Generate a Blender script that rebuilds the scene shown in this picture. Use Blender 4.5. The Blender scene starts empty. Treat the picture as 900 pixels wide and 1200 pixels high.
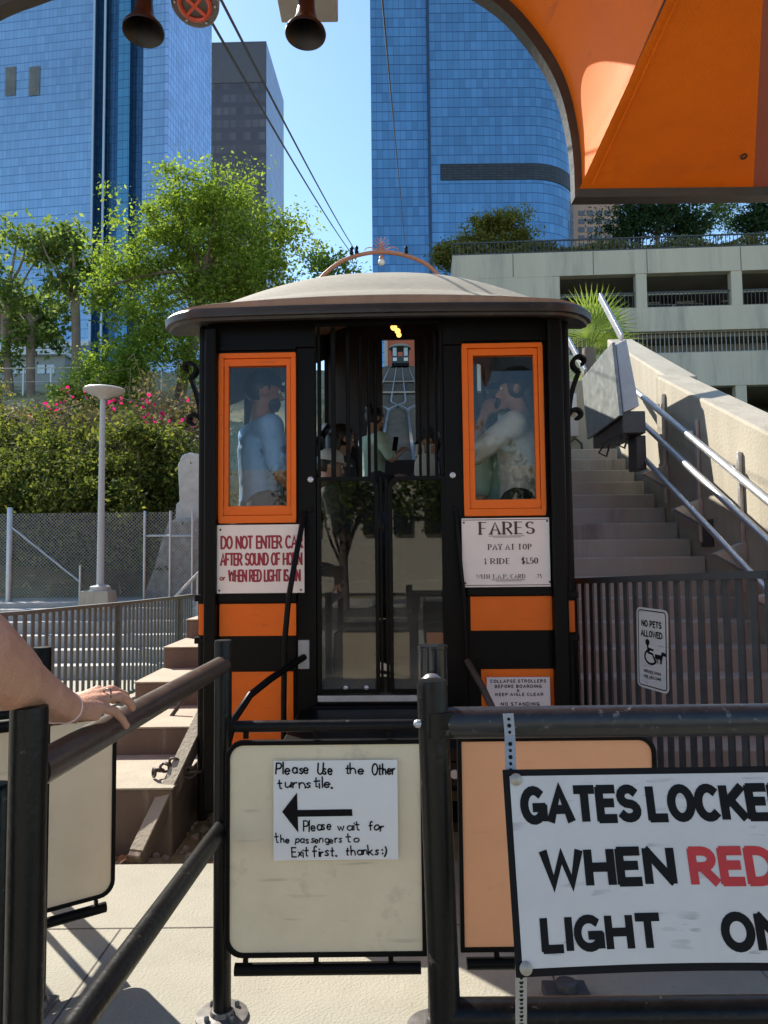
import bpy, bmesh, math, random
import numpy as np
from mathutils import Vector, Matrix, Euler
R = math.radians
random.seed(7)
rng = np.random.default_rng(7)
SC = bpy.context.scene
COL = SC.collection

# ------------------------------------------------------------------ camera, sky, sun, exposure
CAM_H, F_PX, PITCH, ROLL = 1.5, 870.0, 3.62, -0.6
cam_d = bpy.data.cameras.new('camera'); cam = bpy.data.objects.new('camera', cam_d); COL.objects.link(cam)
cam.matrix_world = Matrix.Translation((0, 0, CAM_H)) @ Matrix.Rotation(R(90+PITCH), 4, 'X') @ Matrix.Rotation(R(ROLL), 4, 'Z')
cam_d.sensor_fit = 'AUTO'; cam_d.sensor_width = 36; cam_d.lens = F_PX/1200*36
cam_d.clip_start = .05; cam_d.clip_end = 3000
SC.camera = cam
CAM_R = cam.matrix_world.to_3x3()

SUN_AZ, SUN_EL = 42.0, 43.0          # degrees left of the view axis, degrees up
W = bpy.data.worlds.new('World'); SC.world = W; W.use_nodes = True
nt = W.node_tree; nt.nodes.clear()
sky = nt.nodes.new('ShaderNodeTexSky'); sky.sky_type = 'NISHITA'; sky.sun_disc = False
sky.sun_elevation = R(SUN_EL); sky.sun_rotation = R(-SUN_AZ); sky.air_density = 1.0; sky.dust_density = .3; sky.ozone_density = 1.0
bg = nt.nodes.new('ShaderNodeBackground'); bg.inputs[1].default_value = .10
wo = nt.nodes.new('ShaderNodeOutputWorld')
tint = nt.nodes.new('ShaderNodeMix'); tint.data_type = 'RGBA'; tint.blend_type = 'MULTIPLY'; tint.inputs[0].default_value = 1; tint.inputs[7].default_value = (.86, 1.0, 1.04, 1)
nt.links.new(sky.outputs[0], tint.inputs[6]); nt.links.new(tint.outputs[2], bg.inputs[0]); nt.links.new(bg.outputs[0], wo.inputs[0])
sd = bpy.data.lights.new('sun', 'SUN'); sun = bpy.data.objects.new('sun', sd); COL.objects.link(sun)
sd.energy = 4.3; sd.angle = R(.53); sd.color = (1, .94, .84)
SUN_V = Vector((-math.sin(R(SUN_AZ))*math.cos(R(SUN_EL)), math.cos(R(SUN_AZ))*math.cos(R(SUN_EL)), math.sin(R(SUN_EL))))
sun.rotation_euler = SUN_V.to_track_quat('Z', 'Y').to_euler()
SC.view_settings.view_transform = 'Standard'; SC.view_settings.look = 'None'
SC.view_settings.gamma = 1; SC.view_settings.use_curve_mapping = False
SC.view_settings.exposure = 1.28
SC.cycles.max_bounces = 8; SC.cycles.diffuse_bounces = 5; SC.cycles.glossy_bounces = 4; SC.cycles.transparent_max_bounces = 16
SC.cycles.sample_clamp_indirect = 6

def ray(px, py):
    return (CAM_R @ Vector(((px-450)/F_PX, (600-py)/F_PX, -1)))
def at(px, py, Y):
    d = ray(px, py); return Vector((0, 0, CAM_H)) + d*(Y/d.y)

# ------------------------------------------------------------------ materials
MATS = {}
def mat(name, col, rough=.6, metal=0, nscale=6, namt=.15, bump=0, bscale=40, col2=None, c2scale=3, c2lo=.5, c2hi=.62, spec=.5, coat=0, streak=False, rvar=.1):
    if name in MATS: return MATS[name]
    m = bpy.data.materials.new(name); m.use_nodes = True; MATS[name] = m
    t = m.node_tree; N = t.nodes.new; L = t.links.new
    b = t.nodes['Principled BSDF']
    b.inputs['Roughness'].default_value = rough; b.inputs['Metallic'].default_value = metal
    b.inputs['Specular IOR Level'].default_value = spec; b.inputs['Coat Weight'].default_value = coat
    tc = N('ShaderNodeTexCoord'); vec = tc.outputs['Object']
    if streak:
        mp = N('ShaderNodeMapping'); mp.inputs['Scale'].default_value = (1, 1, .12); L(vec, mp.inputs[0]); svec = mp.outputs[0]
    else: svec = vec
    n1 = N('ShaderNodeTexNoise'); n1.inputs['Scale'].default_value = nscale; n1.inputs['Detail'].default_value = 6; n1.inputs['Roughness'].default_value = .65
    L(svec, n1.inputs['Vector'])
    mr = N('ShaderNodeMapRange'); mr.inputs['From Min'].default_value = .25; mr.inputs['From Max'].default_value = .75
    mr.inputs['To Min'].default_value = 1-namt; mr.inputs['To Max'].default_value = 1+namt
    L(n1.outputs['Fac'], mr.inputs['Value'])
    mx = N('ShaderNodeMix'); mx.data_type = 'RGBA'; mx.blend_type = 'MULTIPLY'; mx.inputs[0].default_value = 1
    mx.inputs[6].default_value = (*col, 1); L(mr.outputs[0], mx.inputs[7])
    out = mx.outputs[2]
    if col2:
        n2 = N('ShaderNodeTexNoise'); n2.inputs['Scale'].default_value = c2scale; n2.inputs['Detail'].default_value = 8; n2.inputs['Roughness'].default_value = .7
        L(svec, n2.inputs['Vector'])
        r2 = N('ShaderNodeMapRange'); r2.inputs['From Min'].default_value = c2lo; r2.inputs['From Max'].default_value = c2hi
        L(n2.outputs['Fac'], r2.inputs['Value'])
        m2 = N('ShaderNodeMix'); m2.data_type = 'RGBA'; L(r2.outputs[0], m2.inputs[0]); L(out, m2.inputs[6]); m2.inputs[7].default_value = (*col2, 1)
        out = m2.outputs[2]
    L(out, b.inputs['Base Color'])
    if rvar:
        rr = N('ShaderNodeMapRange'); rr.inputs['To Min'].default_value = max(.02, rough-rvar); rr.inputs['To Max'].default_value = min(1, rough+rvar)
        L(n1.outputs['Fac'], rr.inputs['Value']); L(rr.outputs[0], b.inputs['Roughness'])
    if bump:
        n3 = N('ShaderNodeTexNoise'); n3.inputs['Scale'].default_value = bscale; n3.inputs['Detail'].default_value = 5
        L(vec, n3.inputs['Vector'])
        bp = N('ShaderNodeBump'); bp.inputs['Strength'].default_value = bump; bp.inputs['Distance'].default_value = .01
        L(n3.outputs['Fac'], bp.inputs['Height']); L(bp.outputs[0], b.inputs['Normal'])
    return m

def wear(m, col, amt=.6, scale=3, lo=.63, ang=35, stretch=14):
    """thin scuffs and scratches over an existing paint, bunched in patches"""
    t = m.node_tree; N = t.nodes.new; L = t.links.new; b = t.nodes['Principled BSDF']; src = b.inputs['Base Color'].links[0].from_socket
    tc = N('ShaderNodeTexCoord'); fac = None
    for k, a in enumerate((ang, -ang*.6)):
        mp = N('ShaderNodeMapping'); mp.inputs['Rotation'].default_value = (0, R(a), 0); mp.inputs['Scale'].default_value = (scale, scale, scale*stretch); mp.inputs['Location'].default_value = (k*3.1, 0, k*1.7)
        L(tc.outputs['Object'], mp.inputs[0]); n = N('ShaderNodeTexNoise'); n.inputs['Scale'].default_value = 1; n.inputs['Detail'].default_value = 3; L(mp.outputs[0], n.inputs['Vector'])
        r = N('ShaderNodeMapRange'); r.inputs['From Min'].default_value = lo; r.inputs['From Max'].default_value = lo+.035; L(n.outputs['Fac'], r.inputs['Value'])
        p = N('ShaderNodeTexNoise'); p.inputs['Scale'].default_value = scale*1.3; p.inputs['Detail'].default_value = 2; L(tc.outputs['Object'], p.inputs['Vector'])
        r2 = N('ShaderNodeMapRange'); r2.inputs['From Min'].default_value = .46; r2.inputs['From Max'].default_value = .62; L(p.outputs['Fac'], r2.inputs['Value'])
        q = N('ShaderNodeMath'); q.operation = 'MULTIPLY'; L(r.outputs[0], q.inputs[0]); L(r2.outputs[0], q.inputs[1])
        if fac is None: fac = q.outputs[0]
        else:
            z = N('ShaderNodeMath'); z.operation = 'MAXIMUM'; L(fac, z.inputs[0]); L(q.outputs[0], z.inputs[1]); fac = z.outputs[0]
    g = N('ShaderNodeMath'); g.operation = 'MULTIPLY'; L(fac, g.inputs[0]); g.inputs[1].default_value = amt
    mx = N('ShaderNodeMix'); mx.data_type = 'RGBA'; L(g.outputs[0], mx.inputs[0]); L(src, mx.inputs[6]); mx.inputs[7].default_value = (*col, 1); L(mx.outputs[2], b.inputs['Base Color'])
    return m
def spots(m, col, amt=.6, scale=4, size=.09):
    """round gum spots and drips of uneven size"""
    t = m.node_tree; N = t.nodes.new; L = t.links.new; b = t.nodes['Principled BSDF']; src = b.inputs['Base Color'].links[0].from_socket
    tc = N('ShaderNodeTexCoord'); n = N('ShaderNodeTexNoise'); n.inputs['Scale'].default_value = 12; L(tc.outputs['Object'], n.inputs['Vector'])
    mv = N('ShaderNodeMix'); mv.data_type = 'RGBA'; mv.inputs[0].default_value = .04; L(tc.outputs['Object'], mv.inputs[6]); L(n.outputs['Color'], mv.inputs[7])
    v = N('ShaderNodeTexVoronoi'); v.inputs['Scale'].default_value = scale; L(mv.outputs[2], v.inputs['Vector'])
    s = N('ShaderNodeSeparateColor'); L(v.outputs['Color'], s.inputs[0])
    th = N('ShaderNodeMath'); th.operation = 'MULTIPLY'; L(s.outputs[0], th.inputs[0]); th.inputs[1].default_value = size
    d = N('ShaderNodeMath'); d.operation = 'SUBTRACT'; L(th.outputs[0], d.inputs[0]); L(v.outputs['Distance'], d.inputs[1])
    r = N('ShaderNodeMapRange'); r.inputs['From Min'].default_value = -.005; r.inputs['From Max'].default_value = .02; r.inputs['To Max'].default_value = amt; L(d.outputs[0], r.inputs['Value'])
    mx = N('ShaderNodeMix'); mx.data_type = 'RGBA'; L(r.outputs[0], mx.inputs[0]); L(src, mx.inputs[6]); mx.inputs[7].default_value = (*col, 1); L(mx.outputs[2], b.inputs['Base Color'])
    return m

def glass(name, tint=(.8, .85, .85), refl=1.0, dirt_reflect=.0):
    if name in MATS: return MATS[name]
    m = bpy.data.materials.new(name); m.use_nodes = True; MATS[name] = m
    t = m.node_tree; t.nodes.clear(); N = t.nodes.new; L = t.links.new
    o = N('ShaderNodeOutputMaterial'); tr = N('ShaderNodeBsdfTransparent'); tr.inputs[0].default_value = (*tint, 1)
    gl = N('ShaderNodeBsdfGlossy'); gl.inputs['Roughness'].default_value = .01
    fr = N('ShaderNodeFresnel'); fr.inputs[0].default_value = 1.5
    ml = N('ShaderNodeMath'); ml.operation = 'MULTIPLY_ADD'; ml.use_clamp = True; ml.inputs[1].default_value = 2.0*refl; ml.inputs[2].default_value = 0
    L(fr.outputs[0], ml.inputs[0])
    mx = N('ShaderNodeMixShader'); L(ml.outputs[0], mx.inputs[0]); L(tr.outputs[0], mx.inputs[1]); L(gl.outputs[0], mx.inputs[2])
    out = mx.outputs[0]
    if dirt_reflect:
        df = N('ShaderNodeBsdfDiffuse'); df.inputs[0].default_value = (.42, .40, .34, 1)
        tc = N('ShaderNodeTexCoord'); n = N('ShaderNodeTexNoise'); n.inputs['Scale'].default_value = 3; n.inputs['Detail'].default_value = 8
        L(tc.outputs['Object'], n.inputs['Vector'])
        sp = N('ShaderNodeSeparateXYZ'); L(tc.outputs['Object'], sp.inputs[0])
        g = N('ShaderNodeMapRange'); g.inputs['From Min'].default_value = 1.55; g.inputs['From Max'].default_value = .75; g.inputs['To Min'].default_value = .05; g.inputs['To Max'].default_value = 1.0  # dust thickening low down, also painting in the sunlit ground's reflection
        L(sp.outputs['Z'], g.inputs['Value'])
        q = N('ShaderNodeMath'); q.operation = 'MULTIPLY'; L(g.outputs[0], q.inputs[0]); L(n.outputs['Fac'], q.inputs[1])
        q2 = N('ShaderNodeMath'); q2.operation = 'MULTIPLY'; q2.use_clamp = True; L(q.outputs[0], q2.inputs[0]); q2.inputs[1].default_value = dirt_reflect
        m3 = N('ShaderNodeMixShader'); L(q2.outputs[0], m3.inputs[0]); L(out, m3.inputs[1]); L(df.outputs[0], m3.inputs[2]); out = m3.outputs[0]
    L(out, o.inputs[0]); return m

def emis(name, col, s):
    if name in MATS: return MATS[name]
    m = bpy.data.materials.new(name); m.use_nodes = True; MATS[name] = m
    b = m.node_tree.nodes['Principled BSDF']; b.inputs['Base Color'].default_value = (*col, 1)
    b.inputs['Emission Color'].default_value = (*col, 1); b.inputs['Emission Strength'].default_value = s
    return m

def leafmat(name, c1, c2, c3, transl=.35):
    if name in MATS: return MATS[name]
    m = bpy.data.materials.new(name); m.use_nodes = True; MATS[name] = m
    t = m.node_tree; t.nodes.clear(); N = t.nodes.new; L = t.links.new
    o = N('ShaderNodeOutputMaterial'); g = N('ShaderNodeNewGeometry'); cr = N('ShaderNodeValToRGB')
    cr.color_ramp.elements[0].color = (*c1, 1); cr.color_ramp.elements[1].color = (*c3, 1)
    e = cr.color_ramp.elements.new(.5); e.color = (*c2, 1)
    L(g.outputs['Random Per Island'], cr.inputs[0])
    d = N('ShaderNodeBsdfPrincipled'); d.inputs['Roughness'].default_value = .8; d.inputs['Specular IOR Level'].default_value = .12; L(cr.outputs[0], d.inputs['Base Color'])
    tl = N('ShaderNodeBsdfTranslucent')
    hs = N('ShaderNodeHueSaturation'); hs.inputs['Saturation'].default_value = 1.1; hs.inputs['Value'].default_value = 1.5; L(cr.outputs[0], hs.inputs['Color']); L(hs.outputs[0], tl.inputs[0])
    mx = N('ShaderNodeMixShader'); mx.inputs[0].default_value = transl; L(d.outputs[0], mx.inputs[1]); L(tl.outputs[0], mx.inputs[2]); L(mx.outputs[0], o.inputs[0])
    return m

def tower_mat(name, c_pane, c_line, du, dv, lw_u=.10, lw_v=.07, var=.25, metal=.55, rough=.12, floorband=None):
    """curtain wall: UV in metres, panes du x dv with mullion lines, every pane its own tone"""
    if name in MATS: return MATS[name]
    m = bpy.data.materials.new(name); m.use_nodes = True; MATS[name] = m
    t = m.node_tree; N = t.nodes.new; L = t.links.new; b = t.nodes['Principled BSDF']
    uv = N('ShaderNodeTexCoord'); sp = N('ShaderNodeSeparateXYZ'); L(uv.outputs['UV'], sp.inputs[0])
    def M(op, a, c, clamp=False):
        n = N('ShaderNodeMath'); n.operation = op; n.use_clamp = clamp
        for i, v in enumerate((a, c)):
            if v is None: continue
            if hasattr(v, 'links'): L(v, n.inputs[i])
            else: n.inputs[i].default_value = v
        return n.outputs[0]
    u = M('DIVIDE', sp.outputs[0], du); v = M('DIVIDE', sp.outputs[1], dv)
    fu = M('FRACT', u, None); fv = M('FRACT', v, None); iu = M('FLOOR', u, None); iv = M('FLOOR', v, None)
    line = M('MAXIMUM', M('MULTIPLY', M('LESS_THAN', fu, lw_u), .55), M('LESS_THAN', fv, lw_v))
    cx = N('ShaderNodeCombineXYZ'); L(iu, cx.inputs[0]); L(iv, cx.inputs[1])
    wn = N('ShaderNodeTexWhiteNoise'); wn.noise_dimensions = '2D'; L(cx.outputs[0], wn.inputs['Vector'])
    big = N('ShaderNodeTexNoise'); big.inputs['Scale'].default_value = .035; big.inputs['Detail'].default_value = 3; L(uv.outputs['UV'], big.inputs['Vector'])
    f = M('ADD', M('MULTIPLY', M('SUBTRACT', wn.outputs['Value'], .5), var), M('ADD', .65, M('MULTIPLY', big.outputs['Fac'], .7)))
    mx = N('ShaderNodeMix'); mx.data_type = 'RGBA'; mx.blend_type = 'MULTIPLY'; mx.inputs[0].default_value = 1; mx.inputs[6].default_value = (*c_pane, 1); L(f, mx.inputs[7])
    m2 = N('ShaderNodeMix'); m2.data_type = 'RGBA'; L(line, m2.inputs[0]); L(mx.outputs[2], m2.inputs[6]); m2.inputs[7].default_value = (*c_line, 1)
    L(m2.outputs[2], b.inputs['Base Color'])
    b.inputs['Metallic'].default_value = metal; b.inputs['Roughness'].default_value = rough
    # panes sit a hair out of plane, so reflections break from pane to pane
    wn2 = N('ShaderNodeTexWhiteNoise'); wn2.noise_dimensions = '2D'; L(cx.outputs[0], wn2.inputs['Vector'])
    geo = N('ShaderNodeNewGeometry'); vs = N('ShaderNodeVectorMath'); vs.operation = 'SUBTRACT'; L(wn2.outputs['Color'], vs.inputs[0]); vs.inputs[1].default_value = (.5, .5, .5)
    sc_ = N('ShaderNodeVectorMath'); sc_.operation = 'SCALE'; L(vs.outputs[0], sc_.inputs[0]); sc_.inputs['Scale'].default_value = .05
    ad = N('ShaderNodeVectorMath'); L(geo.outputs['Normal'], ad.inputs[0]); L(sc_.outputs[0], ad.inputs[1])
    nz = N('ShaderNodeVectorMath'); nz.operation = 'NORMALIZE'; L(ad.outputs[0], nz.inputs[0]); L(nz.outputs[0], b.inputs['Normal'])
    return m

# ------------------------------------------------------------------ objects
ORG = {}
def setp(o, label=None, cat=None, group=None, kind=None):
    for k, v in (('label', label), ('category', cat), ('group', group), ('kind', kind)):
        if v: o[k] = v
    return o
def thing(name, loc, label, cat, group=None, rot=None, org=None):
    o = bpy.data.objects.new(name, None); o.empty_display_size = .1; COL.objects.link(o)
    o.location = loc; ORG[o.name] = Vector(loc) if org is None else Vector(org)
    if rot is not None: o.rotation_euler = rot
    return setp(o, label, cat, group)

class MB:
    def __init__(s): s.v = []; s.f = []; s.uv = None
    def add(s, vs, fs):
        n = len(s.v); s.v += [tuple(v) for v in vs]; s.f += [tuple(i+n for i in f) for f in fs]; return s
    def box(s, a, b):
        x0, y0, z0 = a; x1, y1, z1 = b
        x0, x1 = min(x0, x1), max(x0, x1); y0, y1 = min(y0, y1), max(y0, y1); z0, z1 = min(z0, z1), max(z0, z1)
        return s.add([(x0,y0,z0),(x1,y0,z0),(x1,y1,z0),(x0,y1,z0),(x0,y0,z1),(x1,y0,z1),(x1,y1,z1),(x0,y1,z1)],
                     [(0,3,2,1),(4,5,6,7),(0,1,5,4),(1,2,6,5),(2,3,7,6),(3,0,4,7)])
    def hexa(s, p):   # eight corners: bottom 0..3, top 4..7
        return s.add(p, [(0,3,2,1),(4,5,6,7),(0,1,5,4),(1,2,6,5),(2,3,7,6),(3,0,4,7)])
    def bar(s, p, q, w, h, up=(0,0,1)):
        p, q = Vector(p), Vector(q); d = (q-p).normalized(); u = Vector(up)
        sd_ = d.cross(u)
        if sd_.length < 1e-4: sd_ = d.cross(Vector((0,1,0)))
        sd_.normalize(); u = sd_.cross(d).normalized(); a = sd_*w/2; b = u*h/2
        return s.hexa([p-a-b, p+a-b, q+a-b, q-a-b, p-a+b, p+a+b, q+a+b, q-a+b])
    def tube(s, pts, r, n=12, cap=True, rs=None):
        pts = [Vector(p) for p in pts]; k = len(pts); vs = []
        t0 = (pts[1]-pts[0]).normalized(); u = t0.orthogonal().normalized()
        for i, p in enumerate(pts):
            t = (pts[min(i+1, k-1)]-pts[max(i-1, 0)]).normalized()
            u = (u - t*u.dot(t)).normalized(); w = t.cross(u); rr = rs[i] if rs else r
            vs += [p + (u*math.cos(2*math.pi*j/n)+w*math.sin(2*math.pi*j/n))*rr for j in range(n)]
        fs = [(i*n+j, i*n+(j+1)%n, (i+1)*n+(j+1)%n, (i+1)*n+j) for i in range(k-1) for j in range(n)]
        if cap: fs += [tuple(range(n-1, -1, -1)), tuple(range((k-1)*n, k*n))]
        return s.add(vs, fs)
    def lathe(s, prof, c, axis=(0,0,1), n=24, cap=True):   # prof: (radius, height)
        ax = Vector(axis).normalized(); u = ax.orthogonal().normalized(); w = ax.cross(u); c = Vector(c); vs = []
        for r_, h in prof: vs += [c + ax*h + (u*math.cos(2*math.pi*j/n)+w*math.sin(2*math.pi*j/n))*r_ for j in range(n)]
        k = len(prof)
        fs = [(i*n+j, i*n+(j+1)%n, (i+1)*n+(j+1)%n, (i+1)*n+j) for i in range(k-1) for j in range(n)]
        if cap: fs += [tuple(range(n-1, -1, -1)), tuple(range((k-1)*n, k*n))]
        return s.add(vs, fs)
    def prism(s, poly, off):    # planar polygon of 3-D points pushed along off
        off = Vector(off); n = len(poly); p = [Vector(v) for v in poly]
        return s.add(p+[v+off for v in p], [tuple(range(n-1,-1,-1)), tuple(range(n, 2*n))]+[(i, (i+1)%n, n+(i+1)%n, n+i) for i in range(n)])
    def ball(s, c, r, sc=(1,1,1), n=12, m=8, rot=None):
        c = Vector(c); vs = []; M_ = rot or Matrix.Identity(3)
        for i in range(m+1):
            th = math.pi*i/m
            for j in range(n):
                ph = 2*math.pi*j/n
                vs.append(c + M_ @ Vector((r*sc[0]*math.sin(th)*math.cos(ph), r*sc[1]*math.sin(th)*math.sin(ph), r*sc[2]*math.cos(th))))
        return s.add(vs, [(i*n+j, (i+1)*n+j, (i+1)*n+(j+1)%n, i*n+(j+1)%n) for i in range(m) for j in range(n)])
    def caps(s, p, q, r0, r1, n=12):     # tapered capsule
        p, q = Vector(p), Vector(q); s.ball(p, r0, n=n, m=8); s.ball(q, r1, n=n, m=8)
        return s.tube([p, q], r0, n=n, rs=[r0, r1])
    def build(s, name, m, parent=None, smooth=False, bevel=0, label=None, cat=None, group=None, kind=None, origin=None):
        me = bpy.data.meshes.new(name); o0 = Vector((0,0,0))
        if parent is not None: o0 = ORG[parent.name]
        elif origin is not None: o0 = Vector(origin)
        a = np.array(s.v, dtype=float) - np.array(o0)
        me.from_pydata(a.tolist(), [], s.f); me.update()
        if s.uv:
            l = me.uv_layers.new(name='UVMap'); flat = [c for f in s.uv for c in f]
            for i, c in enumerate(flat): l.data[i].uv = c
        bm = bmesh.new(); bm.from_mesh(me)
        if not s.uv: bmesh.ops.remove_doubles(bm, verts=bm.verts, dist=1e-6)
        if not getattr(s, 'keepn', False): bmesh.ops.recalc_face_normals(bm, faces=bm.faces)
        bm.to_mesh(me); bm.free()
        o = bpy.data.objects.new(name, me); COL.objects.link(o)
        if m: me.materials.append(m)
        if smooth:
            me.shade_smooth(); 
            try: me.set_sharp_from_angle(angle=R(40))
            except Exception: pass
        if bevel:
            b = o.modifiers.new('bevel', 'BEVEL'); b.width = bevel; b.segments = 2; b.limit_method = 'ANGLE'; b.angle_limit = R(50)
        if parent is not None: o.parent = parent; ORG[o.name] = o0
        else: o.location = o0; ORG[o.name] = o0
        return setp(o, label, cat, group, kind)

def fuse(mb, name, m, parent, voxel, it=4, fac=.6):
    """one continuous surface out of overlapping tapered volumes"""
    o = mb.build(name, m, parent)
    r = o.modifiers.new('r', 'REMESH'); r.mode = 'VOXEL'; r.voxel_size = voxel; r.use_smooth_shade = True
    sm = o.modifiers.new('s', 'SMOOTH'); sm.iterations = it; sm.factor = fac
    dg = bpy.context.evaluated_depsgraph_get(); me = bpy.data.meshes.new_from_object(o.evaluated_get(dg))
    o.modifiers.clear(); o.data = me; me.shade_smooth()
    if not me.materials: me.materials.append(m)
    return o

def rounded(w, h, r, n=6, corners=(1,1,1,1)):   # 2-D outline, corners bl, br, tr, tl
    out = []
    for (cx, cy, a0, k) in ((-w/2+r, -h/2+r, 180, 0), (w/2-r, -h/2+r, 270, 1), (w/2-r, h/2-r, 0, 2), (-w/2+r, h/2-r, 90, 3)):
        if corners[k]: out += [(cx+r*math.cos(R(a0+90*i/n)), cy+r*math.sin(R(a0+90*i/n))) for i in range(n+1)]
        else: out.append((-w/2 if k in (0,3) else w/2, -h/2 if k < 2 else h/2))
    return out

# ------------------------------------------------------------------ lettering: every letter is drawn with pen strokes
def arc(cx, cy, rx, ry, a0, a1, n=12):
    return [(cx+rx*math.cos(R(a0+(a1-a0)*i/n)), cy+ry*math.sin(R(a0+(a1-a0)*i/n))) for i in range(n+1)]
G = {
 'A': (.62, [[(0,0),(.31,1),(.62,0)], [(.12,.34),(.5,.34)]]),
 'B': (.52, [[(0,0),(0,1)], [(0,1),(.25,1)]+arc(.25,.765,.23,.235,90,-90,8)+[(0,.53)], [(.25,.53)]+arc(.25,.265,.27,.265,90,-90,8)+[(0,0)]]),
 'C': (.56, [arc(.3,.5,.3,.5,50,310,16)]),
 'D': (.56, [[(0,0),(0,1)], [(0,1),(.2,1)]+arc(.2,.5,.36,.5,90,-90,12)+[(0,0)]]),
 'E': (.44, [[(0,0),(0,1)], [(0,1),(.44,1)], [(0,.53),(.38,.53)], [(0,0),(.44,0)]]),
 'F': (.44, [[(0,0),(0,1)], [(0,1),(.44,1)], [(0,.5),(.36,.5)]]),
 'G': (.6, [arc(.3,.5,.3,.5,50,350,16)+[(.595,.42)], [(.33,.42),(.6,.42)], [(.59,.42),(.59,.04)]]),
 'H': (.54, [[(0,0),(0,1)], [(.54,0),(.54,1)], [(0,.5),(.54,.5)]]),
 'I': (.0, [[(0,0),(0,1)]]),
 'K': (.54, [[(0,0),(0,1)], [(.52,1),(.02,.42)], [(.17,.6),(.55,0)]]),
 'L': (.42, [[(0,0),(0,1)], [(0,0),(.42,0)]]),
 'M': (.7, [[(0,0),(0,1)], [(0,1),(.35,.2),(.7,1)], [(.7,1),(.7,0)]]),
 'X': (.54, [[(0,0),(.54,1)], [(0,1),(.54,0)]]),
 'N': (.56, [[(0,0),(0,1)], [(0,1),(.56,0)], [(.56,0),(.56,1)]]),
 'O': (.6, [arc(.3,.5,.3,.5,90,450,22)]),
 'P': (.5, [[(0,0),(0,1)], [(0,1),(.24,1)]+arc(.24,.73,.25,.27,90,-90,8)+[(0,.46)]]),
 'R': (.54, [[(0,0),(0,1)], [(0,1),(.24,1)]+arc(.24,.74,.25,.26,90,-90,8)+[(0,.48)], [(.22,.48),(.54,0)]]),
 'S': (.5, [arc(.25,.745,.235,.255,35,270,10)+arc(.25,.25,.25,.24,90,-150,11)[1:]]),
 'T': (.52, [[(.26,0),(.26,1)], [(0,1),(.52,1)]]),
 'U': (.54, [[(0,1),(0,.28)]+arc(.27,.28,.27,.28,180,360,10)+[(.54,1)]]),
 'V': (.58, [[(0,1),(.29,0),(.58,1)]]),
 'W': (.84, [[(0,1),(.2,0),(.42,.9),(.64,0),(.84,1)]]),
 'Y': (.56, [[(0,1),(.28,.45),(.56,1)], [(.28,.45),(.28,0)]]),
 '0': (.5, [arc(.25,.5,.25,.5,90,450,18)]), '1': (.16, [[(0,.82),(.14,1),(.14,0)]]),
 '5': (.46, [[(.42,1),(.06,1),(.03,.55)]+arc(.22,.32,.24,.32,130,-140,10)]), '7': (.46, [[(0,1),(.46,1),(.16,0)]]),
 '$': (.46, [arc(.23,.72,.21,.22,35,270,9)+arc(.23,.27,.23,.23,90,-150,10)[1:], [(.23,-.1),(.23,1.1)]]),
 '.': (.06, [[(0,0),(.06,0),(.06,.06),(0,.06),(0,0)]]), '&': (.6, [[(.6,0),(.1,.75)]+arc(.25,.8,.15,.18,190,-20,8)+[(.1,.42)]+arc(.22,.22,.22,.22,130,300,8)+[(.58,.45)]]),
 ':': (.04, [[(0,.15),(.05,.2)], [(0,.5),(.05,.55)]]), ')': (.2, [arc(-.1,.35,.3,.55,60,-60,8)]),
 'a': (.45, [arc(.22,.25,.22,.26,60,400,14), [(.44,.5),(.44,.1),(.5,0)]]),
 'e': (.44, [[(.03,.25),(.42,.29)]+arc(.22,.26,.21,.26,10,320,12)]),
 'f': (.34, [[(.38,.92),(.27,1.0),(.15,.85),(.14,0)], [(0,.52),(.34,.54)]]),
 'g': (.45, [arc(.22,.25,.22,.25,50,400,14), [(.44,.5),(.44,-.12),(.32,-.26),(.08,-.2)]]),
 'h': (.4, [[(0,1),(.01,0)], [(.01,.3),(.14,.5),(.3,.47),(.38,.3),(.4,0)]]),
 'i': (.02, [[(0,.5),(.02,0)], [(.01,.72),(.03,.76)]]),
 'k': (.38, [[(0,1),(.01,0)], [(.36,.52),(.02,.2)], [(.12,.3),(.4,0)]]),
 'l': (.02, [[(0,1),(.02,0)]]),
 'n': (.4, [[(0,.5),(.01,0)], [(.01,.3),(.14,.5),(.3,.47),(.38,.3),(.4,0)]]),
 'o': (.44, [arc(.22,.25,.22,.26,90,450,14)]),
 'p': (.44, [[(0,.5),(.0,-.26)], arc(.22,.25,.22,.25,150,-170,14)]),
 'r': (.28, [[(0,.5),(.01,0)], [(.01,.28),(.12,.47),(.28,.5)]]),
 's': (.34, [[(.32,.46),(.18,.52),(.05,.42),(.12,.3),(.28,.2),(.3,.07),(.16,-.01),(.0,.07)]]),
 't': (.32, [[(.14,.9),(.15,.06),(.28,.02)], [(0,.56),(.32,.58)]]),
 'u': (.42, [[(0,.5),(.03,.12),(.16,0),(.32,.08),(.4,.3)], [(.41,.5),(.43,0)]]),
 'w': (.56, [[(0,.5),(.13,.02),(.28,.42),(.42,.02),(.56,.52)]]),
 'x': (.38, [[(0,.5),(.38,0)], [(.36,.52),(.02,-.02)]]),
}
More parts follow.
